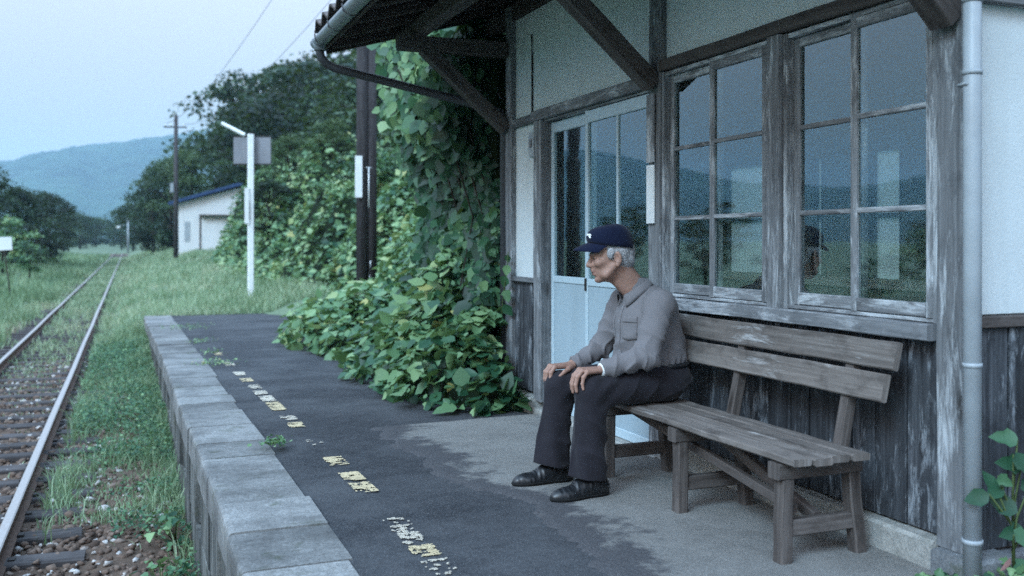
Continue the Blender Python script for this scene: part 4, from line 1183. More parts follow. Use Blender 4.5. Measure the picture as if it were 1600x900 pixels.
# collar: stand and fall, open at the throat
def collar():
    mb = MB(); c0 = np.array([2.332, 4.2, .958]); ax = np.array([-.42, 0, .907]); ux = np.array([.907, 0, .42]); uy = np.array([0, 1, 0])
    n = 40; prof = [(.0, -.012, 0), (-.002, .026, 0), (.003, .031, 0), (.009, .026, 0), (.017, .006, 1), (.022, -.010, 1)]
    rows = []
    for th in (0, .0035):
        for i in range(n + 1):
            a = -2.62 + 5.24 * i / n          # opening towards -x
            front = max(0, (abs(a) - 1.5) / 1.12)
            for (dr_, dz, fl) in prof:
                r = .070 + dr_ * (1 + .3 * front) + th * (1 if dz < .03 or fl else .5)
                z_ = dz - (fl * (.030 * front ** 1.5)) - .012 * front * (1 - fl) - .006 * front
                rows.append(c0 + ux * (math.cos(a) * r * 1.05 + (-.006 * front)) + uy * math.sin(a) * r * (1 - .10 * front) + ax * (z_))
    mb.v = [tuple(p) for p in rows]; k = len(prof); N = (n + 1) * k
    for i in range(n):
        for j in range(k - 1):
            A = i * k + j; mb.face((A, A + 1, A + k + 1, A + k)[::-1], [(0, 0)] * 4, True); mb.face((N + A, N + A + 1, N + A + k + 1, N + A + k), [(0, 0)] * 4, True)
        A = i * k + k - 1; mb.face((A, A + k, N + A + k, N + A), [(0, 0)] * 4)
    for A0 in (0, n * k):
        for j in range(k - 1): mb.face((A0 + j, A0 + j + 1, N + A0 + j + 1, N + A0 + j), [(0, 0)] * 4)
    return mb.build("collar", M['shirt'], shirt)
collar()

# trousers
t = SDF((1.78, 3.86, .06), (2.74, 4.54, .66), .0045)
t.ell((2.470, 4.2, .525), (.150, .198, .115), k=.03).ell((2.455, 4.2, .585), (.155, .178, .06), None, .03)
t.cap((2.45, 4.10, .515), KL, .102, .079, k=.03).cap((2.45, 4.295, .515), KR, .102, .077, k=.02)
t.cap(KL, (1.992, 4.03, .12), .076, .078, k=.02).cap(KR, (1.942, 4.33, .115), .075, .080, k=.02)
t.cap((1.992, 4.03, .20), (1.986, 4.03, .06), .078, .088, k=.02).cap((1.950, 4.33, .20), (1.937, 4.33, .06), .078, .092, k=.02)
def tfolds(P):
    x, y, z = P.T
    d = .006 * vnoise(np.stack([x * 8, y * 8, z * 5], -1), 61) + .0022 * vnoise(P * 26, 62)
    for K_ in (KL, KR):
        r = np.linalg.norm(P - np.array(K_), axis=1)
        d = d + .006 * smooth(.19 - r, 0, .1) * np.sin(58 * (z - K_[2]) - 46 * (x - K_[0]) + 3 * vnoise(P * 8, 63)) * smooth(x - K_[0], -.05, .06)
    d = d + .0045 * smooth(x, 2.2, 2.36) * smooth(z, .42, .5) * np.sin(45 * x + 30 * z + 25 * y + 2.5 * vnoise(P * 7, 64))
    d = d + .0055 * smooth(.40 - z, 0, .2) * np.sin(30 * np.arctan2(y - np.where(y > 4.18, 4.33, 4.03), x - 1.98) * .16 + 16 * z + 2 * vnoise(P * 6, 65))
    d = d - .0095 * smooth(x, 2.06, 2.16) * smooth(z, .40, .47) * ((1 - np.abs(np.sin(20 * x - 26 * z + 8 * y + 1.8 * vnoise(P * 5, 66)))) ** 2.2 - .22)
    d = d - .0085 * smooth(.44 - z, 0, .06) * smooth(x, 1.93, 1.98) * ((1 - np.abs(np.sin(22 * z + 14 * x + 7 * y + 1.6 * vnoise(P * 6, 67)))) ** 2.2 - .2)
    for K_, yb in ((KL, 4.03), (KR, 4.33)):       # pressed crease down the shin
        d = d - .006 * np.exp(-((y - yb) / .012) ** 2) * smooth(K_[0] - .03 - x, 0, .03) * smooth(.50 - z, 0, .06)
    return d
t.warp(tfolds, .04)
t.half((2.4, 4.2, .4165), (0, 0, -1), .012, (2.19, 3.86, .30), (2.74, 4.54, .47))
t.half((2.45, 4.2, .607), (0, 0, 1), .006)
t.half((1.985, 4.03, .098), (-.16, 0, -1), .003, (1.80, 3.86, .04), (2.12, 4.19, .20)).half((1.937, 4.33, .098), (-.20, 0, -1), .003, (1.78, 4.20, .04), (2.10, 4.50, .20))
V, F = t.get(); trousers = link("trousers", mesh_np("trousers", V, F, M['trouser'], smooth=True), man)
bl = MB()
ring = [(2.458 + .152 * math.cos(a), 4.2 + .176 * math.sin(a), .594) for a in np.linspace(0, 2 * math.pi, 33)]
bl.tube(ring, .014, 8, False); bl.build("belt", M['leather'], man, smooth=True)
# shoes with soles, socks
def shoe(hx, tx, y, yt):
    f = SDF((tx - .04, y - .09, -.01), (hx + .05, y + .09, .17), .003); so = SDF((tx - .04, y - .09, -.01), (hx + .05, y + .09, .08), .003)
    L = hx - tx; P_ = lambda u: (hx - L * u, y + (yt - y) * u)
    for g_, e in ((f, 0), (so, .004)):
        for u, r, z in ((.13, .036, .040), (.32, .035, .040), (.55, .041, .036), (.74, .044, .030), (.88, .034, .026)):
            x_, y_ = P_(u); g_.ell((x_, y_, z), (.055 + e, r + e, .034 if u > .6 else .042), None, .03)
    x_, y_ = P_(.20); f.ell((x_, y_, .078), (.056, .040, .048), None, .03); x_, y_ = P_(.42); f.ell((x_, y_, .068), (.060, .036, .036), None, .03)
    x_, y_ = P_(.60); f.cap((x_ - .015, y_ - .03, .078), (x_ - .015, y_ + .03, .078), .003, k=.008, sub=True)
    for u in (.40, .47, .54):
        x_, y_ = P_(u); f.cap((x_, y_ - .02, .097 - .05 * (u - .40) * 2), (x_, y_ + .02, .097 - .05 * (u - .40) * 2), .0030, k=.003)
    f.warp(lambda P: .0012 * vnoise(P * 40, 71) + .0018 * vnoise(P * np.array([90, 14, 30]), 72), .02)
    f.half((0, 0, .013), (0, 0, -1), .003); so.half((0, 0, .0105), (0, 0, -1), .002); so.half((0, 0, .026), (0, 0, 1), .002)
    V, F = f.get(); o = link("shoe", mesh_np("shoe", V, F, M['leather'], smooth=True), man)
    V, F = so.get(); link("sole", mesh_np("sole", V, F, M['rubber'], smooth=False), o)
    x_, y_ = P_(.22); MB().tube([(x_, y_, .07), (x_ + .0, y_, .19)], [.044, .050], 14).build("sock", M['rubber'], man, smooth=True)
shoe(2.085, 1.815, 4.03, 4.005); shoe(2.045, 1.755, 4.33, 4.335)
# pale band on the near wrist
w0 = Vector(WRL); MB().tube([w0 + Vector((.004, 0, .001)), w0 + Vector((-.014, .001, .0))], [.0345, .0325], 18).build("wrist_band", M['white'], man, smooth=True)

# cap: six stitched panels, curved brim, white emblem
def cap_part():
    mb = MB(); nphi, nth = 72, 20; rows = []
    def pt(phi, th, off=0):
        c, s_ = math.cos(phi), math.sin(phi)
        fr = max(0, -c)
        e = .66
        ct = max(math.cos(th), 0) ** e; stt = max(math.sin(th), 0) ** e
        seam = 0
        for q in range(6):
            dd = abs((phi - q * math.pi / 3 + math.pi) % (2 * math.pi) - math.pi); seam = max(seam, math.exp(-(dd / .035) ** 2))
        sa = 1 - .010 * seam * (.4 + .6 * math.cos(th)) * 1.6
        rx, ry, rz = .107 + off, .091 + off, .108 + off
        x = .008 + rx * ct * c * sa - .006 * fr * stt * (1 - stt) * 4
        y = ry * ct * s_ * sa
        z = .053 - .031 * c * (1 - stt) + (rz - .007) * stt
        w = .0016 * float(vnoise(np.array([[x * 30, y * 30, z * 30]]), 81)[0])
        return hp(x + w, y, z + w)
    for j in range(nth + 1):
        for i in range(nphi): rows.append(pt(2 * math.pi * i / nphi, math.pi / 2 * j / nth))
    for i in range(nphi): rows.append(pt(2 * math.pi * i / nphi, 0, -.006))
    mb.v = [tuple(p) for p in rows]
    for j in range(nth):
        for i in range(nphi):
            i2 = (i + 1) % nphi; mb.face((j * nphi + i, j * nphi + i2, (j + 1) * nphi + i2, (j + 1) * nphi + i), [(0, 0)] * 4, True)
    o = (nth + 1) * nphi
    for i in range(nphi): i2 = (i + 1) % nphi; mb.face((i, o + i, o + i2, i2), [(0, 0)] * 4)
    cp = mb.build("cap", M['cap'], man)
    br = MB(); na, nr = 30, 8; rows = []
    for th in (0, -.0045):
        for j in range(nr + 1):
            for i in range(na + 1):
                a = -1.22 + 2.44 * i / na; u = j / nr
                ln = .078 * math.cos(a * .92) ** .75
                x = .008 - math.cos(a) * .104 - u * ln; y = math.sin(a) * (.089 - .004 * u)
                z = .086 - .12 * (y ** 2) / .09 - u * .014 - .008 * u * u - .026 * (1 - math.cos(a)) + th
                rows.append(hp(x, y, z))
    br.v = [tuple(p) for p in rows]; k = na + 1; N = k * (nr + 1)
    for j in range(nr):
        for i in range(na):
            A = j * k + i; br.face((A, A + 1, A + k + 1, A + k)[::-1], [(0, 0)] * 4, True); br.face((N + A, N + A + 1, N + A + k + 1, N + A + k), [(0, 0)] * 4, True)
    for i in range(na): A = nr * k + i; br.face((A, A + 1, N + A + 1, N + A), [(0, 0)] * 4)
    for i in (0, na):
        for j in range(nr): A = j * k + i; br.face((A, A + k, N + A + k, N + A), [(0, 0)] * 4)
    br.build("brim", M['cap'], cp)
    MB().tube([hp(.008, 0, .153), hp(.008, 0, .159)], [.008, .004], 10).build("top_button", M['cap'], cp, smooth=True)
    # emblem: two joined white strokes like a bent wing
    em = MB()
    for pts in ([(-.021, .030), (.016, .036), (.018, .046), (-.014, .044)], [(-.018, .014), (-.008, .014), (.003, .036), (-.012, .038)], [(.006, .030), (.015, .028), (.018, .038), (.010, .040)]):
        q = []
        for (ya, za) in pts:
            phi = math.pi + .36 - ya / .095; th = za / .115 + .08
            q.append((pt(phi, th, .0015), pt(phi, th, .0035)))
        bI = len(em.v); em.v += [tuple(a) for a, _ in q] + [tuple(c) for _, c in q]; n4 = len(q)
        em.face([bI + n4 + i for i in range(n4)], [(0, 0)] * n4); em.face([bI + i for i in range(n4)][::-1], [(0, 0)] * n4)
        for i in range(n4): j = (i + 1) % n4; em.face((bI + i, bI + j, bI + n4 + j, bI + n4 + i), [(0, 0)] * 4)
    em.build("emblem", M['white'], cp)
cap_part()

# ================================================================== VEGETATION
LEAF = np.array([[0, 0, 0], [.34, .18, .05], [.46, .52, .02], [.20, .92, -.04], [0, 1.12, -.10], [-.20, .92, -.04], [-.46, .52, .02], [-.34, .18, .05], [0, .55, -.07]])
LEAF_F = np.array([[0, 1, 8], [1, 2, 8], [2, 3, 8], [3, 4, 8], [4, 5, 8], [5, 6, 8], [6, 7, 8], [7, 0, 8]])
LOBED = np.array([[0, 0, 0], [.30, .05, .04], [.52, .36, .06], [.34, .52, 0], [.30, .78, -.03], [0, 1.15, -.14], [-.30, .78, -.03], [-.34, .52, 0], [-.52, .36, .06], [-.30, .05, .04], [0, .5, -.08]])
LOBED_F = np.array([[i, i + 1, 10] for i in range(9)] + [[9, 0, 10]])
LEAF4 = np.array([[0, 0, 0], [.42, .45, .05], [0, 1.1, -.05], [-.42, .45, .05]]); LEAF4_F = np.array([[0, 1, 2], [0, 2, 3]])
def frames(N, tipdir):
    """rotation per leaf: local z along N, local y as near as possible to tipdir"""
    N = N / np.linalg.norm(N, axis=1, keepdims=True)
    y = tipdir - N * (N * tipdir).sum(1, keepdims=True); y /= np.linalg.norm(y, axis=1, keepdims=True) + 1e-9
    x = np.cross(y, N)
    return np.stack([x, y, N], -1)
def leaf_cloud(name, P, N, size, tint, mat, parent=None, tmpl=(LEAF, LEAF_F), droop=.5):
    n = len(P); tip = rng.standard_normal((n, 3)); tip[:, 2] -= droop
    Rm = frames(N, tip); Lf, Ff = tmpl
    wid = rng.uniform(.8, 1.15, n)
    loc = np.repeat(Lf[None], n, 0) * size[:, None, None]; loc[..., 0] *= wid[:, None]; loc[..., 2] *= rng.uniform(-.5, 2.2, n)[:, None]
    V = np.einsum('nij,nkj->nki', Rm, loc) + P[:, None]
    F = (Ff[None] + len(Lf) * np.arange(n)[:, None, None]).reshape(-1, 3)
    return link(name, mesh_np(name, V.reshape(-1, 3), F, mat, col=np.repeat(tint, len(Lf))[:, None]), parent)
leaf_me = []
for k in range(6):
    L0, F0 = ((LEAF, LEAF_F), (LOBED, LOBED_F))[k % 2]; L_ = L0.copy(); L_[:, 2] = L_[:, 2] * (.4 + .5 * k) + .04 * rng.standard_normal(len(L_)); L_[:, 0] *= .85 + .06 * k
    leaf_me.append(mesh_np("leaf", L_, F0, M['kudzu'], col=np.full((len(L_), 1), .14 + .11 * k)))
def leaf_parts(P, N, size, parent, droop=.5, pick=6):
    n = len(P); tip = rng.standard_normal((n, 3)); tip[:, 2] -= droop; Rm = frames(N, tip)
    pl = Vector(parent.location)
    for i in range(n):
        o = bpy.data.objects.new("leaf", leaf_me[rnd.randrange(pick)]); COL.objects.link(o); o.parent = parent
        Mx = Matrix(Rm[i].tolist()).to_4x4(); o.rotation_euler = Mx.to_euler(); s_ = float(size[i]); o.scale = (s_, s_, s_)
        o.location = Vector(P[i]) - pl

# ---- kudzu mound beside the platform, and the vine-covered bank farther on
EK = [(6.4, 2.45), (6.9, 2.2), (7.6, 2.1), (8.6, 2.05), (9.6, 2.15), (10.5, 2.35), (11.5, 2.12), (12.6, 2.0), (13.6, 2.25), (15, 3.1), (16.4, 3.75), (18, 4.3), (20.3, 4.5), (24, 4.2), (30, 3.95), (42, 3.9), (52, 4.2), (60, 6.4), (66, 8.5), (80, 10)]
HK = [(6.4, 1.3), (7.2, 1.7), (9, 2.1), (12, 2.6), (16, 2.9), (20, 3.2), (28, 3.7), (40, 4.0), (52, 4.4), (64, 4.6), (80, 4.2)]
SK = [(6.4, .05), (8, .1), (9.5, .3), (11, .8), (13, 1.2), (15, .8), (17, .2), (24, .1), (80, .1)]      # width of the low skirt
def mound_z(X, Y):
    e = np.interp(Y, [k[0] for k in EK], [k[1] for k in EK]); h = np.interp(Y, [k[0] for k in HK], [k[1] for k in HK])
    d0 = np.maximum(X - e, 0); sk = np.interp(Y, [k[0] for k in SK], [k[1] for k in SK]); d = np.maximum(d0 - sk, 0); sc = np.interp(Y, [6, 10, 14, 20, 26, 60], [.9, 1.15, 1.35, 1.2, 2.0, 2.4])
    base = np.where(Y < 20.3, zp(Y), ground_z(X, Y))
    lump_ = (fbm(np.stack([X * .85, Y * .6], -1), 3, 41) + .5 * vnoise(np.stack([X * .33, Y * .22], -1), 40) * (Y > 20)) * np.clip(d0, 0, 1) * np.interp(Y, [6, 20, 30], [.36, .6, 1.5])
    z = base + h * (1 - np.exp(-(d / sc) ** 1.25)) * smooth(Y, 6.3, 7.5) + lump_ + (.22 + .22 * (sk > .25) * smooth(d0, .1, .5)) * smooth(d0, 0, .15) * smooth(Y, 6.4, 6.8)
    return np.where((X < e), base - .25, z)
def mound(name, x0, x1, y0, y1, step, nleaf, size, label, nparts, part_from):
    root = empty(name, (x0 + .6, y0, -.2), label, "vine mound")
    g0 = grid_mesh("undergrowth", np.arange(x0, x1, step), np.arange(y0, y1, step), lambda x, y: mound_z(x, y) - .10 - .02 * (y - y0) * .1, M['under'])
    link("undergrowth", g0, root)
    X = rng.uniform(x0, x1, nleaf * 3); Yy = y0 + (y1 - y0) * rng.random(nleaf * 3) ** 1.35
    e = np.interp(Yy, [k[0] for k in EK], [k[1] for k in EK]); d = X - e
    keep = (d > -.02) & (rng.random(len(X)) < np.clip(1.6 - d / (2.2 + .05 * (Yy - y0)), .22, 1)); X, Yy = X[keep][:nleaf], Yy[keep][:nleaf]
    bad = (X > 2.66) & (Yy < 7.02); X, Yy = X[~bad], Yy[~bad]
    dx = .06; zx = (mound_z(X + dx, Yy) - mound_z(X - dx, Yy)) / (2 * dx); zy = (mound_z(X, Yy + dx) - mound_z(X, Yy - dx)) / (2 * dx)
    zx = np.clip(zx, -3, 3); zy = np.clip(zy, -3, 3)
    N = np.stack([-zx, -zy, np.ones_like(X)], -1); N /= np.linalg.norm(N, axis=1, keepdims=True)
    # leaves stand in layers: whole sprays lie higher or lower
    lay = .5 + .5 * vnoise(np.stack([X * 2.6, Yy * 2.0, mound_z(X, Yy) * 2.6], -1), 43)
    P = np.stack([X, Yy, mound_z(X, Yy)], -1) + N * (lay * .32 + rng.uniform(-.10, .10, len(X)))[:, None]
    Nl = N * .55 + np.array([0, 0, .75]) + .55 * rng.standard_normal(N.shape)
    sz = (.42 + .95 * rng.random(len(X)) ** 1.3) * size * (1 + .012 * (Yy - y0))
    big_ = vnoise(np.stack([X * .5, Yy * .35], -1), 48); tint = np.clip((.47 + .10 * (Yy > 20.5) + .18 * big_ + .66 * (lay - .5)) + .15 * rng.standard_normal(len(X)), 0, .92); tint[rng.random(len(X)) < .02] = 1.0  # tint painted lighter on higher sprays, darker in the gaps between, like shading
    vis = P[:, 1] - 1.0 * P[:, 0] * 0
    if nparts:
        order = np.argsort(Yy + .4 * (X - 2)); a = order[:nparts * 2][::2]; rest = np.ones(len(X), bool); rest[a] = False
        leaf_parts(P[a], Nl[a], sz[a], root)
    else: rest = np.ones(len(X), bool)
    if nparts:
        q = rng.random(len(X)) < .5; r1, r2 = rest & q, rest & ~q
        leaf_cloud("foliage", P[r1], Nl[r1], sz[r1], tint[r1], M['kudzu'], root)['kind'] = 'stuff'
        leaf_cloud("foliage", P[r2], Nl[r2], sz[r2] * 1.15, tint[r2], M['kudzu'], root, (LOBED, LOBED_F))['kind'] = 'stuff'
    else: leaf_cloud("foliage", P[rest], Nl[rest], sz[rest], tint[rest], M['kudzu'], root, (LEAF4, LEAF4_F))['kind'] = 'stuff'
    return root
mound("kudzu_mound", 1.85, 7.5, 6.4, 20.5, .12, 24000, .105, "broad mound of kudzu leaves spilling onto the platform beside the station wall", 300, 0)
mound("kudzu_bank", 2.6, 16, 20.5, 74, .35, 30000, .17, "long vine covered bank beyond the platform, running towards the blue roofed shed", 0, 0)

# ---- vine hanging over the building corner
def wall_vine():
    root = empty("climbing_vine", (2.75, 7.15, -.05), "tall curtain of climbing vine hanging down the station corner beside the drain pipe", "climbing vine")
    n = 7600; hgt = rng.random(n) ** .85 * 3.25; Yv = 7.08 + .38 * smooth(hgt, 1.4, 2.0) + rng.random(n) ** 1.3 * 1.9
    reach = .22 + .16 * np.sin(hgt * 2.3 + 1) + .26 * smooth(hgt, 1.2, 2.6) * (1 - .5 * smooth(hgt, 2.7, 3.2)) + .25 * vnoise(np.stack([hgt * 1.6, Yv * 1.2], -1), 46)
    reach = reach + .32 * smooth(hgt, .9, .0)
    X = 2.86 - reach * rng.random(n) ** .45 + rng.uniform(-.02, .5, n) * (rng.random(n) < .35)
    N = np.stack([-1.1 + .5 * rng.standard_normal(n), -1.0 + .5 * rng.standard_normal(n), .35 + .4 * rng.standard_normal(n)], -1)
    P = np.stack([X, Yv, hgt - .08], -1)
    ok = ~((P[:, 2] > 2.62) & (P[:, 0] < 2.3)) & ~((P[:, 2] > 2.25 + .2 * rng.random(n)) & (P[:, 0] < 2.28))
    lim = np.interp(P[:, 2], [0, 1.0, 1.6, 2.2, 2.7], [2.0, 2.2, 2.42, 2.36, 2.28]); ok &= (P[:, 0] > lim) | (rng.random(n) < .06)
    P, N = P[ok], N[ok]; n = len(P)
    sz = .05 + .10 * rng.random(n) ** 1.6
    lay = vnoise(P * 2.4, 47); tint = np.clip(.30 + .30 * lay + .26 * smooth(P[:, 2], 1.5, 2.4) * (P[:, 0] < 2.62) + .17 * rng.standard_normal(n), 0, 1)  # noise paints shaded gaps into the leaf tint; upper outer leaves lean yellow-green
    a = np.argsort(P[:, 1] + .5 * P[:, 0])[:300 * 2][::2]; rest = np.ones(n, bool); rest[a] = False
    leaf_parts(P[a], N[a], sz[a], root, 1.6)
    leaf_cloud("foliage", P[rest], N[rest], sz[rest], tint[rest], M['kudzu'], root, droop=1.6)['kind'] = 'stuff'
    st = MB()
    for k in range(9):
        y0 = 7.45 + .12 * k; x0 = 2.78 - .05 * (k % 3)
        st.tube([(x0, y0, -.1), (x0 - .08, y0 + .05, .7), (x0 + .03, y0 - .03, 1.4), (x0 - .15, y0 + .06, 2.1), (x0 - .1 - .04 * k, y0, 2.75)], .008, 5)
    st.build("vine_stem", M['bark'], root)
    # dark tangle behind the leaves
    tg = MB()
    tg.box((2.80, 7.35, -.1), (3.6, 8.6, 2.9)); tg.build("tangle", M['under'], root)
    return root
wall_vine()
# loose trailing shoot that reaches the plaster strip
ts = empty("vine_shoot", (2.70, 6.86, .5), "thin vine shoot with small yellowing leaves against the corner post", "vine shoot")
MB().tube([(2.69, 6.97, .45), (2.66, 6.84, .75), (2.68, 6.80, 1.0), (2.685, 6.79, 1.12)], .004, 5).build("shoot_stem", M['stem'], ts)
Pq = np.array([[2.67, 6.86, .62], [2.66, 6.82, .72], [2.675, 6.80, .83], [2.67, 6.785, .93], [2.68, 6.78, 1.02], [2.68, 6.80, 1.10]])
leaf_parts(Pq, np.array([[-1, -.9, .3 * (-1) ** i] for i in range(6)]), np.array([.09, .10, .085, .09, .075, .06]), ts, 1.4)

# ---- plants at the near corner of the building
def corner_plant(name, loc, n, spread, hgt, s0, s1, label, seed, stems=True):
    r_ = np.random.default_rng(seed); root = empty(name, loc, label, "plant"); P = []; N = []
    for i in range(n):
        a = r_.uniform(0, 6.28); q = spread * r_.random() ** .6
        P.append((loc[0] + q * math.cos(a), loc[1] + q * math.sin(a) * .7, loc[2] + hgt * r_.uniform(.25, 1.0) * (1 - .3 * q / spread))); N.append((-.5 + r_.normal() * .5, -.8 + r_.normal() * .5, .9))
    P = np.array(P); leaf_parts(P, np.array(N), r_.uniform(s0, s1, n), root, .8)
    if stems:
        m = MB()
        for p in P: m.tube([loc, ((loc[0] + p[0]) / 2, (loc[1] + p[1]) / 2, loc[2] + (p[2] - loc[2]) * .7), tuple(p)], [.004, .003, .0015], 5)
        m.build("stem", M['stem'], root)
    return root
big = empty("squash_plant", (2.86, 2.43, 0), "tall plant with large lobed leaves against the boards right of the downpipe", "plant")
bp = np.array([[2.70, 2.41, .345], [2.76, 2.42, .325], [2.84, 2.42, .52], [2.81, 2.41, .47], [2.86, 2.42, .43], [2.83, 2.41, .27], [2.80, 2.40, .20], [2.87, 2.41, .33], [2.88, 2.43, .20], [2.75, 2.42, .40], [2.86, 2.40, .10]])
leaf_parts(bp, np.array([[-.6, -1, .7], [-.1, -1, .5], [-.5, -1, .8], [.1, -1, .6], [-.3, -1, .4], [-.4, -1, .7], [-.2, -1, .9], [-.1, -1, .4], [-.3, -1, .5], [-.7, -1, .2], [-.2, -1, .9]]), np.array([.08, .09, .08, .09, .08, .095, .08, .085, .08, .05, .07]), big, .9, 2)
sm_ = MB()
for p in bp: sm_.tube([(2.86, 2.45, 0), (2.865, 2.46, p[2] * .6), tuple(p)], [.006, .005, .003], 5)
sm_.build("stem", M['stem'], big)
corner_plant("ground_plant", (2.70, 2.42, -.01), 46, .10, .085, .022, .045, "low leafy plant at the foot of the downpipe", 3)
corner_plant("ground_plant", (2.625, 2.55, 0), 26, .07, .045, .020, .036, "small round leaved weed in front of the corner footing", 4)
corner_plant("ground_plant", (2.82, 2.40, 0), 40, .10, .12, .025, .05, "leafy plant under the large leaves by the end wall", 5)
fl = MB(); fl.v = [(2.735, 2.40, .085), (2.755, 2.395, .115), (2.785, 2.40, .125), (2.80, 2.41, .10), (2.77, 2.405, .085)]; fl.face((0, 1, 2, 3, 4), [(0, 0)] * 5)
tag(fl.build("fallen_leaf", plain('pink_dry_leaf', (.50, .27, .26), .7)), "dry pinkish fallen leaf lying on the plant below the downpipe", "leaf")
# weeds in the platform joints
def weed(loc, n, spread, h_, label, seed):
    r_ = np.random.default_rng(seed); root = empty("platform_weed", loc, label, "weed"); k = n
    P = np.array(loc) + np.stack([r_.normal(0, spread, k), r_.normal(0, spread, k), np.abs(r_.normal(h_ * .5, h_ * .3, k)) + .012], -1)
    leaf_cloud("foliage", P, np.stack([r_.normal(0, .6, k), r_.normal(0, .6, k), np.ones(k)], -1), r_.uniform(.018, .034, k), np.clip(r_.normal(.6, .15, k), 0, 1), M['kudzu'], root, (LEAF4, LEAF4_F))['kind'] = 'stuff'
weed((.80, 5.72, .0), 90, .05, .05, "green weed growing between the coping and the asphalt", 1)
weed((.86, 10.6, -.11), 110, .13, .05, "weed patch beside the coping where the pale dashes begin", 2)
weed((.90, 11.8, -.13), 60, .09, .05, "small weed tuft on the faded line, third from the platform end", 3)
weed((.90, 13.4, -.16), 70, .10, .05, "weed tuft on the faded line, second from the platform end", 4)
weed((.86, 16.2, -.21), 160, .22, .07, "weed patch nearest the far end of the platform", 6)

# ---- grass
def grass(name, n, sampler, hfun, wfun, tfun, parent=None):
    X, Yy = sampler(n); n = len(X); z = ground_z(X, Yy)
    inbed = (X > -3.0) & (X < .5); z = np.where(inbed, np.maximum(z, -.895 + .03 * smooth(Yy, 12, 22)), z)
    h = hfun(X, Yy); w = wfun(X, Yy); a = rng.uniform(0, 6.28, n); ln = rng.uniform(.1, .75, n) * h
    dx, dy = np.cos(a), np.sin(a); b2 = rng.uniform(0, 6.28, n); sx, sy = np.cos(b2) * w / 2, np.sin(b2) * w / 2
    p0 = np.stack([X, Yy, z - .02], -1); m = np.stack([dx * ln * .35, dy * ln * .35, h * .6], -1); t_ = np.stack([dx * ln, dy * ln, h * rng.uniform(.78, 1.0, n)], -1)
    s_ = np.stack([sx, sy, 0 * sx], -1)
    V = np.stack([p0 - s_, p0 + s_, p0 + m + s_ * .75, p0 + m - s_ * .75, p0 + t_], 1)
    F = np.array([[0, 1, 2], [0, 2, 3], [3, 2, 4]])[None] + 5 * np.arange(n)[:, None, None]
    o = link(name, mesh_np(name, V.reshape(-1, 3), F.reshape(-1, 3), M['grass'], col=np.repeat(tfun(X, Yy), 5)[:, None]), parent)
    return tag(o, kind='stuff')
def patchy(X, Y, f, seed): return .5 + .5 * fbm(np.stack([X * f, Y * f], -1), 3, seed)
def s_verge(n):
    X = rng.uniform(-.62, .40, n); Yy = 5.2 + 16.5 * rng.random(n) ** 1.15
    d = -.3 * (X < -.12) * smooth(Yy, 8.6, 7.0) + patchy(X, Yy, 1.1, 60) + .35 * smooth(Yy, 6.3, 7.6) - .45 * smooth(Yy, 6.9, 5.6) - .25 * smooth(-X, .25, .62) * (Yy < 9) + .2 * smooth(Yy, 9, 12)
    k = rng.random(n) < smooth(d, .35, .8); return X[k], Yy[k]
tnt = lambda b: (lambda X, Y: np.clip(b + .22 * fbm(np.stack([X * .9, Y * .5], -1), 2, 66) + .13 * rng.standard_normal(len(X)), 0, 1))
grass("grass", 13500, s_verge, lambda X, Y: rng.uniform(.035, .11, len(X)) * (1 + .6 * patchy(X, Y, .9, 61)), lambda X, Y: .006 + .0005 * Y, tnt(.42))
def s_tall(n):
    X = rng.uniform(-.60, .40, n); Yy = 5.6 + 16 * rng.random(n) ** 1.1
    d = -.3 * (X < -.12) * smooth(Yy, 8.6, 7.0) + patchy(X, Yy, 1.9, 69) + .22 * smooth(X, .0, .36) + .15 * (X < -.42) - .3 * (Yy < 6.4) * (X < .15)
    k = rng.random(n) < smooth(d, .62, .9); return X[k], Yy[k]
grass("grass", 11000, s_tall, lambda X, Y: rng.uniform(.10, .30, len(X)), lambda X, Y: .006 + .0005 * Y, tnt(.40))
def s_track(n):
    X = rng.uniform(-3.0, -.45, n); Yy = 7 + 120 * rng.random(n) ** 1.7
    d = patchy(X, Yy, .8, 62) - .28 + .75 * smooth(Yy, 8, 20) - .25 * (np.abs(X + 1.33) < .9) * smooth(Yy, 40, 20) - .5 * ((np.abs(X + .77) < .1) | (np.abs(X + 1.9) < .1)) - .35 * ((X < -1.98) & (X > -2.7))
    k = rng.random(n) < smooth(d, .25, .75); return X[k], Yy[k]
grass("grass", 34000, s_track, lambda X, Y: rng.uniform(.04, .12, len(X)) * (1 - .35 * (np.abs(X + 1.33) < .7) * (Y < 16)) * (1 + .9 * smooth(Y, 13, 30)), lambda X, Y: .006 + .0007 * Y, tnt(.55))
def s_left(n):
    Yy = 10 + 135 * rng.random(n) ** 1.6; X = -2.3 - (rng.random(n) ** 1.4) * (1.2 + .17 * Yy)
    k = rng.random(n) < smooth(patchy(X, Yy, .5, 63) + .25 * smooth(-X, 2.6, 4), .25, .6); return X[k], Yy[k]
grass("grass", 30000, s_left, lambda X, Y: rng.uniform(.18, .55, len(X)) * (.6 + .8 * patchy(X, Y, .35, 64)), lambda X, Y: .008 + .0007 * Y, tnt(.5))
def s_right(n):
    Yy = 20.2 + 110 * rng.random(n) ** 1.7; X = -.6 + rng.random(n) * (4.6 + .10 * (Yy - 20))
    k = rng.random(n) < .45 + .55 * patchy(X, Yy, .5, 65); return X[k], Yy[k]
grass("grass", 46000, s_right, lambda X, Y: rng.uniform(.08, .34, len(X)) * (.6 + .9 * patchy(X, Y, .35, 67)), lambda X, Y: .008 + .00065 * Y, tnt(.62))
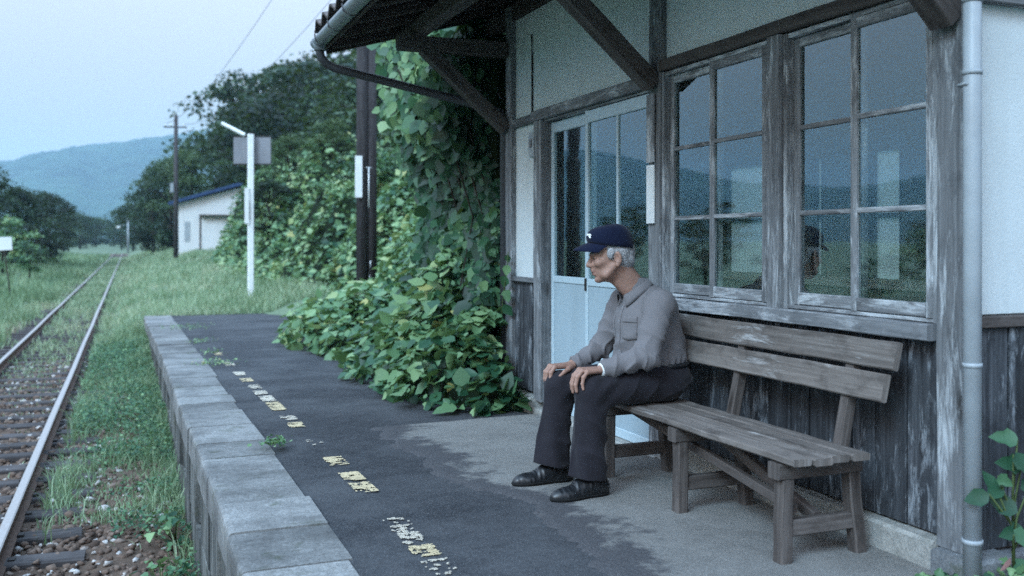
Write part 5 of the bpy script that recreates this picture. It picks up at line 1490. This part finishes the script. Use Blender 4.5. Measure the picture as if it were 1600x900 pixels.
# leafy weeds between the wall and the track
def leafweeds():
    n = 30000; X = rng.uniform(-.55, .39, n); Yy = 5.0 + 14 * rng.random(n) ** 1.2
    d = -.42 * (X < -.12) * smooth(Yy, 8.6, 7.0) + patchy(X, Yy, 1.5, 68) + .25 * smooth(X, -.1, .35) + .15 * smooth(Yy, 6.5, 7.5) - .5 * smooth(Yy, 6.4, 5.4) * smooth(.2 - X, 0, .2)
    k = rng.random(n) < smooth(d, .42, .85); X, Yy = X[k], Yy[k]; n = len(X)
    z = -.87 + .02 + rng.random(n) ** 1.3 * .24 * patchy(X, Yy, 1.5, 68) + .15 * smooth(Yy, 9, 18)
    o = leaf_cloud("weeds", np.stack([X, Yy, z], -1), np.stack([rng.normal(0, .6, n), rng.normal(-.2, .6, n), np.ones(n)], -1), rng.uniform(.012, .034, n) * (1 + .02 * Yy), np.clip(rng.normal(.42, .16, n), 0, .9), M['kudzu'], None, (LEAF4, LEAF4_F))
    tag(o, kind='stuff')
leafweeds()
def verge_plant(loc, n, h_, s0, label, seed):
    r_ = np.random.default_rng(seed); root = empty("verge_plant", loc, label, "plant")
    k = n; th = r_.uniform(0, 6.28, k); el = r_.uniform(.2, 1.2, k); L = h_ * r_.uniform(.5, 1, k)
    P = np.array(loc) + np.stack([np.cos(th) * np.cos(el) * L, np.sin(th) * np.cos(el) * L, np.sin(el) * L], -1)
    N = np.stack([np.cos(th) * .5, np.sin(th) * .5, np.ones(k)], -1); leaf_parts(P, N, r_.uniform(.7, 1.2, k) * s0, root, .3)
    m = MB(); [m.tube([loc, tuple(p)], [.003, .002], 5) for p in P]; m.build("stem", M['stem'], root)
verge_plant((.25, 5.45, -.86), 22, .20, .07, "broad leaved dock plant on the ballast at the foot of the platform wall", 11)
verge_plant((.18, 6.0, -.86), 26, .22, .055, "bushy green plant against the platform wall behind the dock plant", 12)
verge_plant((.02, 5.15, -.86), 18, .13, .045, "low weed among the stones at the bottom edge of the photo", 13)
verge_plant((.30, 6.9, -.85), 26, .26, .06, "leafy plant hugging the stained platform wall", 14)

# ---- trees: tapered trunk with limbs, crown of leaf sprays in uneven clumps
def make_tree(seed, H, Rc, trunk_r, mat, nclump=54, per=85, leaf=.29, low=.18, squash=.8, name="tree"):
    r_ = np.random.default_rng(seed); C = []; st = MB()
    top = np.array([r_.normal(0, .03) * H, r_.normal(0, .03) * H, H * .82])
    st.tube([(0, 0, -.4), (top[0] * .2, top[1] * .2, H * .25), (top[0] * .6, top[1] * .6, H * .55), tuple(top)], [trunk_r * 1.25, trunk_r, trunk_r * .65, trunk_r * .15], 8)
    for i in range(nclump):
        u = low + (1 - low) * r_.random() ** .8; a = r_.uniform(0, 6.28)
        prof = math.sin(math.pi * min(1, (u - low * .8) / (1.04 - low * .8))) ** .65
        q = Rc * prof * r_.uniform(.40, 1.20)
        c = np.array([math.cos(a) * q, math.sin(a) * q, u * H]); C.append(c)
        if i % 3 == 0:
            b_ = np.array([top[0] * u * .6, top[1] * u * .6, max(.15 * H, c[2] - .25 * q - .08 * H)])
            st.tube([tuple(b_), tuple((b_ + c) / 2 + [0, 0, .04 * H]), tuple(c)], [trunk_r * .4, trunk_r * .25, trunk_r * .06], 5)
    P = []; N = []; t_ = []
    for c in C:
        cr = Rc * r_.uniform(.24, .42); n = int(per * r_.uniform(.6, 1.3)); d = r_.standard_normal((n, 3)); d /= np.linalg.norm(d, axis=1, keepdims=True)
        d[:, 2] = np.abs(d[:, 2]) * .9 - .25
        rad = cr * r_.random(n) ** .4
        P.append(c + d * rad[:, None] * np.array([1, 1, squash])); N.append(d * .6 + np.array([0, 0, .6]) + .5 * r_.standard_normal((n, 3))); t_.append(np.full(n, r_.uniform(.05, .85)) + r_.normal(0, .12, n))
    P = np.concatenate(P); N = np.concatenate(N); t_ = np.clip(np.concatenate(t_), 0, 1); n = len(P)
    tip = r_.standard_normal((n, 3)); tip[:, 2] -= .4; Rm = frames(N, tip); sz = leaf * r_.uniform(.55, 1.2, n)
    V = (np.einsum('nij,nkj->nki', Rm, LEAF4[None] * sz[:, None, None]) + P[:, None]).reshape(-1, 3)
    F = (LEAF4_F[None] + 4 * np.arange(n)[:, None, None]).reshape(-1, 3)
    return st.mesh("trunk", M['bark']), mesh_np("crown", V, F, mat, col=np.repeat(t_, 4)[:, None]), H
KINDS = {'oak': [make_tree(s, 10, 4.2, .22, M['tree_leaf']) for s in (1, 2, 3)], 'tall': [make_tree(s, 13, 3.2, .22, M['tree_leaf'], 60, low=.12) for s in (4, 5)],
         'thick': [make_tree(s, 8, 3.6, .2, M['tree_leaf'], 60, 85, .29, .02, .9) for s in (12, 13)], 'pale': [make_tree(s, 9, 3.0, .14, M['tree_pale'], 50, 70, .26, .15, 1.1) for s in (6, 7)], 'bush': [make_tree(s, 2.2, 1.25, .05, M['kudzu'], 30, 60, .15, .1) for s in (8, 9)], 'thin': [make_tree(10, 8, 1.8, .10, M['tree_pale'], 26, 40, .22, .3)]}
tree_n = 0
def tree(kind, X, Y, H, label, group=None, name="tree", cat="tree", wide=1.0, z=None, leanx=0.0):
    global tree_n
    tr, cr, H0 = KINDS[kind][tree_n % len(KINDS[kind])]; tree_n += 1
    root = empty(name, (X, Y, float(ground_z(X, Y)) if z is None else z), label, cat, group); s_ = H / H0
    root.rotation_euler = (0, leanx, rnd.uniform(0, 6.28)); root.scale = (s_ * wide, s_ * wide, s_)
    for n_, me in (("trunk", tr), ("crown", cr)):
        o = bpy.data.objects.new(n_, me); COL.objects.link(o); o.parent = root
    return root
def at(px, Zc):
    """plan position of a spot seen px across the picture at depth Zc (survey note, not used at render time)"""
    a = (px - 800) / 1500; c = 1 / math.sqrt(1.16); s_ = .4 * c
    return (a * c + s_) * Zc, (-a * s_ + c) * Zc
ORD = ['', 'second', 'third', 'fourth', 'fifth', 'sixth', 'seventh', 'eighth', 'ninth', 'tenth', 'eleventh', 'twelfth', 'thirteenth', 'fourteenth', 'fifteenth', 'sixteenth', 'seventeenth', 'eighteenth', 'nineteenth', 'twentieth']
def nth(i, end='left'): return ('leftmost' if end == 'left' else 'nearest') if i == 0 else ORD[i] + ' from the ' + end
cnt = {}
for i, (px, Zc, H, kd) in enumerate(sorted(((408, 34, 1.9, 'thick'), (440, 42, 2.6, 'pale'), (474, 30, 1.5, 'bush'), (505, 36, 2.2, 'pale'), (536, 27, 1.6, 'bush'), (598, 24, 1.4, 'bush'), (628, 30, 2.4, 'pale'), (664, 26, 2.2, 'thick'), (388, 52, 2.6, 'thick')))):
    X, Y = at(px, Zc); tree(kd, X + .4, Y, H, "overgrown shrub rising out of the vine covered bank, " + nth(i), "shrubs on the vine bank", name="shrub", cat="shrub", wide=1.3, z=float(mound_z(np.array(X + .4), np.array(Y))) - .35)
G1 = "dark trees on the wooded slope behind the shed"
for (px, Zc, H, kd, wd_) in sorted(((240, 96, 8.0, 'thick', .85), (256, 108, 11.0, 'thick', .85), (232, 118, 7, 'thick', .75), (268, 92, 9.5, 'thick', .85), (306, 104, 11.5, 'pale', 1.1), (336, 98, 12.0, 'pale', 1.0), (378, 100, 15.5, 'tall', .9), (300, 90, 9.5, 'pale', 1.0),
                            (402, 112, 19.5, 'tall', .85), (430, 96, 19.5, 'oak', 1.05), (462, 104, 22.0, 'oak', 1.05), (492, 94, 20.0, 'tall', 1.15), (520, 100, 21.0, 'oak', 1.0), (548, 90, 19.0, 'oak', 1.1), (410, 84, 14.0, 'oak', 1.0), (450, 80, 14.5, 'oak', 1.0), (505, 78, 15, 'oak', 1.05),
                            (585, 84, 20.0, 'tall', 1.1), (620, 76, 18.0, 'oak', 1.1), (655, 70, 17.0, 'oak', 1.1), (690, 72, 19.0, 'tall', 1.1), (600, 62, 12.0, 'oak', 1.0), (660, 56, 12.5, 'oak', 1.05), (720, 62, 17.0, 'oak', 1.1), (550, 70, 12.5, 'oak', 1.0), (760, 58, 16.0, 'oak', 1.1))):
    k_ = cnt.get(kd, 0); cnt[kd] = k_ + 1
    X, Y = at(px, Zc)
    tree(kd, X, Y, H * .87, {'pale': "pale feathery tree above the shed, " + nth(k_), 'thick': "low dark tree with foliage to the ground left of the shed, " + nth(k_), 'oak': "dark rounded tree on the wooded slope, " + nth(k_), 'tall': "tall slender dark tree on the wooded slope, " + nth(k_)}[kd], G1, wide=wd_, z=.2 + (0 if px < 300 else 1.0))
for i, (px, Zc, H, kd, wd_) in enumerate(sorted(((-12, 70, 5.8, 'thick', 1.15), (22, 72, 5.3, 'thick', 1.1), (58, 78, 5.4, 'thick', 1.1), (80, 86, 5.6, 'thick', .9), (-40, 62, 6.2, 'thick', 1.0)))):
    X, Y = at(px, Zc); tree(kd, X, Y, H, "dark spreading tree left of the track, " + nth(i) + " of its clump", "dark trees left of the track", wide=wd_, z=-.4)
X, Y = at(46, 47); tree('bush', X, Y, 1.75, "round bright green bush left of the track below the dark trees", name="bush", cat="bush", z=-.55)
X, Y = at(4, 52); tree('bush', X, Y, 2.9, "tall green bush at the left edge behind the white board", name="bush", cat="bush", z=-.55)
for i, (px, Zc, H) in enumerate(sorted(((100, 150, 5.0), (125, 190, 6.5), (150, 230, 6), (172, 260, 6), (112, 220, 8), (190, 210, 7), (208, 170, 8), (70, 300, 11), (88, 340, 13), (118, 330, 12), (138, 300, 9), (160, 350, 10), (178, 320, 9), (196, 300, 10), (214, 280, 12), (104, 290, 9), (148, 270, 8), (228, 260, 12), (128, 260, 7)))):
    X, Y = at(px, Zc); tree(('thick', 'oak', 'thick', 'pale')[i % 4], X, Y, H, "small hazy tree far down the track, " + nth(i), "small hazy trees at the end of the track", wide=1.0, z=-.3)
# across the track, out of frame to the left: what the window panes mirror
for i, (X, Y, H, kd) in enumerate(((-14, 30, 4.2, 'oak'), (-20, 38, 5.5, 'oak'), (-17, 22, 3.2, 'bush'), (-24, 28, 5.0, 'oak'), (-27, 24, 6.0, 'oak'), (-16, 14, 2.6, 'bush'), (-30, 32, 6.5, 'oak'), (-22, 50, 6, 'oak'), (-34, 20, 6, 'oak'), (-12, 19, 2.2, 'bush'), (-13, 24, 2.4, 'bush'), (-19, 17, 3, 'bush'))):
    tree(kd, X, Y, H * .62, "green tree across the track mirrored in the panes, " + nth(i, "camera"), "trees across the track mirrored in the panes", z=-.5)
for i, (X, Y, H) in enumerate(((13, 6, 8), (15, 10, 9), (12, 2.5, 7), (18, 4, 10), (11, 12, 7))):
    tree('thick', X, Y, H * .36, "tree behind the station beyond its back windows, " + nth(i, "camera"), "trees behind the station", z=-.3)

# ================================================================== POLES, SIGNS, SHED, WIRES
pole = empty("utility_pole", (3.98, 17.0, -.3), "dark tarred double utility pole rising out of the kudzu beside the platform", "utility pole")
MB().tube([(3.905, 17.0, -.4), (3.90, 17.0, 7.4)], [.115, .092], 14).build("pole_shaft", M['wood_pole'], pole)
MB().tube([(4.075, 17.02, -.4), (4.07, 17.02, 6.9)], [.11, .088], 14).build("pole_shaft", M['wood_pole'], pole)
MB().tube([(3.90, 16.905, 2.52), (4.06, 16.925, 2.52)], .008, 6).build("wire_band", M['white'], pole)
MB().tube([(3.99, 16.86, 2.52), (3.99, 16.86, 1.8)], .010, 6).build("ground_wire", M['white'], pole)
MB().tube([(4.02, 16.86, .85), (4.0, 16.84, .5), (4.03, 16.84, .3)], .012, 6).build("hose", M['white'], pole)
MB().box((3.985, 16.82, .02), (4.10, 16.86, .30)).build("meter_box", M['pipe'], pole)
MB().box((3.745, 16.84, 1.98), (3.87, 16.865, 2.72)).build("notice_plate", M['white'], pole, "narrow blank white plate on the left side of the pole")
MB().box((3.80, 16.80, 6.4), (4.15, 16.84, 6.5)).build("cross_arm", M['iron'], pole)

# lamp post with sign board seen from behind
lx, ly = 2.72, 23.6; lz = float(ground_z(lx, ly))
lp = empty("lamp_post", (lx, ly, lz), "white lamp post with grey sign board and tube lamp beyond the platform end", "lamp post")
MB().timber((lx, ly, lz - .3), (lx, ly, 3.76), .135, .135, up=(0, 1, 0), cham=.012).build("post", M['white_post'], lp)
sd_ = Vector((.9285, -.3714, 0)); fwv = Vector((.3714, .9285, 0)); c0 = Vector((lx, ly, 3.38)) + fwv * .12
MB().timber(c0 - sd_ * .44, c0 + sd_ * .45, .03, .64).build("sign_board", M['board_back'], lp)
MB().timber(c0 - sd_ * .45 + Vector((0, 0, .335)), c0 + sd_ * .46 + Vector((0, 0, .335)), .05, .03).build("sign_frame", M['iron'], lp)
MB().timber(c0 - sd_ * .45 - Vector((0, 0, .335)), c0 + sd_ * .46 - Vector((0, 0, .335)), .05, .03).build("sign_frame", M['iron'], lp)
a0 = Vector((lx, ly, 3.75)) - sd_ * .20 + fwv * .12; a1 = a0 - sd_ * .52 + Vector((0, 0, .28))
MB().tube([a0 + Vector((.0, 0, -.05)), a0 + Vector((0, 0, .04))], .03, 8).build("lamp_bracket", M['white_post'], lp)
MB().timber(a0 + sd_ * .03, a1, .14, .085, cham=.03).build("lamp_housing", M['white_post'], lp)
MB().box((lx - .15, ly - .10, 1.62), (lx - .045, ly - .075, 2.47)).build("notice_plate", M['white'], lp)
MB().box((lx - .050, ly - .103, 1.72), (lx - .036, ly - .08, 2.15)).build("plate_edge", M['iron'], lp)

# far wooden pole by the shed
fx, fy = at(275, 61)
fp = empty("utility_pole", (fx, fy, .3), "slender dark utility pole with short cross arm in front of the shed", "utility pole")
MB().tube([(fx, fy, .0), (fx, fy, 9.2)], [.16, .12], 10).build("pole_shaft", M['wood_pole'], fp)
MB().timber((fx - .75, fy + .1, 8.45), (fx + .65, fy - .1, 8.45), .08, .08).build("cross_arm", M['iron'], fp)
for q in (-.65, -.3, .5): MB().tube([(fx + q, fy, 8.49), (fx + q, fy, 8.66)], [.05, .04], 6).build("insulator", M['white'], fp)
MB().box((fx - .35, fy - .16, 4.3), (fx - .15, fy + .12, 4.9)).build("pole_box", M['pipe'], fp)
# faint pole far down the line
gx_, gy_ = at(200, 128)
qp = empty("utility_pole", (gx_, gy_, -.2), "pale thin pole with small lamp far down the track", "utility pole")
MB().tube([(gx_, gy_, -.4), (gx_, gy_, 4.2)], [.12, .10], 8).build("pole_shaft", M['pipe'], qp)
MB().tube([(gx_, gy_, 3.5), (gx_ - 1.2, gy_, 3.2)], .04, 6).build("lamp_arm", M['pipe'], qp)
MB().box((gx_ - 1.4, gy_ - .2, 2.95), (gx_ - 1.0, gy_ + .2, 3.25)).build("lamp_head", M['white'], qp)
# pole across the track, mirrored in the door glass
rp = empty("utility_pole", (-3.0, 18.1, -.8), "wooden pole across the track, mirrored in the left door pane", "utility pole")
MB().tube([(-3.0, 18.1, -1.0), (-3.0, 18.1, 8.2)], [.15, .11], 12).build("pole_shaft", M['wood_pole'], rp)
MB().timber((-3.7, 18.1, 7.6), (-2.3, 18.1, 7.6), .08, .08).build("cross_arm", M['iron'], rp)

def wire(p0, p1, sag, label):
    pts = [tuple(Vector(p0).lerp(Vector(p1), i / 20) - Vector((0, 0, sag * 4 * (i / 20) * (1 - i / 20)))) for i in range(21)]
    tag(MB().tube(pts, [.004 + .009 * (1 - i / 20) for i in range(21)], 5).build("overhead_wire", M['iron']), label, "overhead wire")
x1, y1 = at(600, 13); wire((fx - .65, fy, 8.66), (x1, y1, 6.9), .9, "thin overhead wire nearest the left of the sky, rising steeply from the far pole")
x1, y1 = at(620, 15); wire((fx + .5, fy, 8.66), (x1, y1, 6.2), .9, "thin overhead wire closer to the roof, rising from the far pole")

# shed: pale gable wall with sheet-metal roof
sx0, sy0 = at(330, 66); zb = .1
shed = empty("shed", (sx0, sy0, zb), "small pale shed with blue metal gable roof half hidden by vines", "shed")
def sp(u, v, z): return (sx0 + .985 * u + .17 * v, sy0 - .17 * u + .985 * v, z)    # u across the gable, v into depth
wgable = MB(); pts = [sp(-2.35, 0, zb), sp(2.7, 0, zb), sp(2.7, 0, 3.6), sp(2.0, 0, 4.95), sp(-2.35, 0, 3.75)]
wgable.prism(pts, Vector(sp(0, 6, 0)) - Vector(sp(0, 0, 0))); wgable.build("wall", M['shed_wall'], shed)
for (ua, za, ub, zb_) in ((-2.75, 3.66, 2.02, 5.06), (2.02, 5.06, 3.1, 3.75)):
    r_ = MB(); A = [Vector(sp(ua, -.45, za)), Vector(sp(ub, -.45, zb_)), Vector(sp(ub, -.45, zb_ + .22)), Vector(sp(ua, -.45, za + .22))]
    r_.prism(A, Vector(sp(0, 6.8, 0)) - Vector(sp(0, 0, 0))); r_.build("roof", M['shed_roof'], shed)
T("canopy_board", M['shed_dark'], shed, sp(-.75, -.22, 2.98), sp(2.7, -.22, 2.98), .45, .10)
T("corner_trim", M['shed_dark'], shed, sp(-.72, -.03, zb), sp(-.72, -.03, 2.9), .10, .05, up=(0, 1, 0))
B_ = MB(); B_.prism([sp(-2.39, .9, 1.0), sp(-2.39, 1.9, 1.0), sp(-2.39, 1.9, 2.3), sp(-2.39, .9, 2.3)], (.06, 0, 0)); B_.build("window", M['shed_dark'], shed)
B_ = MB(); B_.prism([sp(-1.75, -.03, 1.2), sp(-1.40, -.03, 1.2), sp(-1.40, -.03, 2.55), sp(-1.75, -.03, 2.55)], (0, .05, 0)); B_.build("window", M['pipe'], shed)
T("door_panel", M['shed_wall'], shed, sp(-.60, -.03, 1.45), sp(2.6, -.03, 1.45), .05, 2.6)

# leaning stick with white board by the track
bx, by = at(18, 33.5)
bz = float(ground_z(bx, by)); sb = empty("trackside_board", (bx, by, bz), "blank white board on a leaning stick at the left edge beside the track", "sign")
MB().timber((bx, by, bz - .1), (bx - .24, by, 1.05), .045, .035, up=(0, 1, 0)).build("stick", M['bark'], sb)
MB().timber((bx - .52, by - .03, 1.10), (bx + .02, by - .06, 1.13), .02, .46).build("board", M['white'], sb)

# ================================================================== AIR
hz = MB(); hz.box((-5600, -5600, -8), (5600, 5600, 470), .001)
haze = hz.build("haze", None); haze['kind'] = 'stuff'
hm = bpy.data.materials.new("haze"); hm.use_nodes = True; hm.node_tree.nodes.clear()
ho = hm.node_tree.nodes.new("ShaderNodeOutputMaterial"); hv = hm.node_tree.nodes.new("ShaderNodeVolumePrincipled")
hv.inputs["Color"].default_value = (.55, .80, 1.0, 1); hv.inputs["Density"].default_value = .0002; hv.inputs["Anisotropy"].default_value = .0
hm.node_tree.links.new(hv.outputs[0], ho.inputs[1]); haze.data.materials.append(hm)
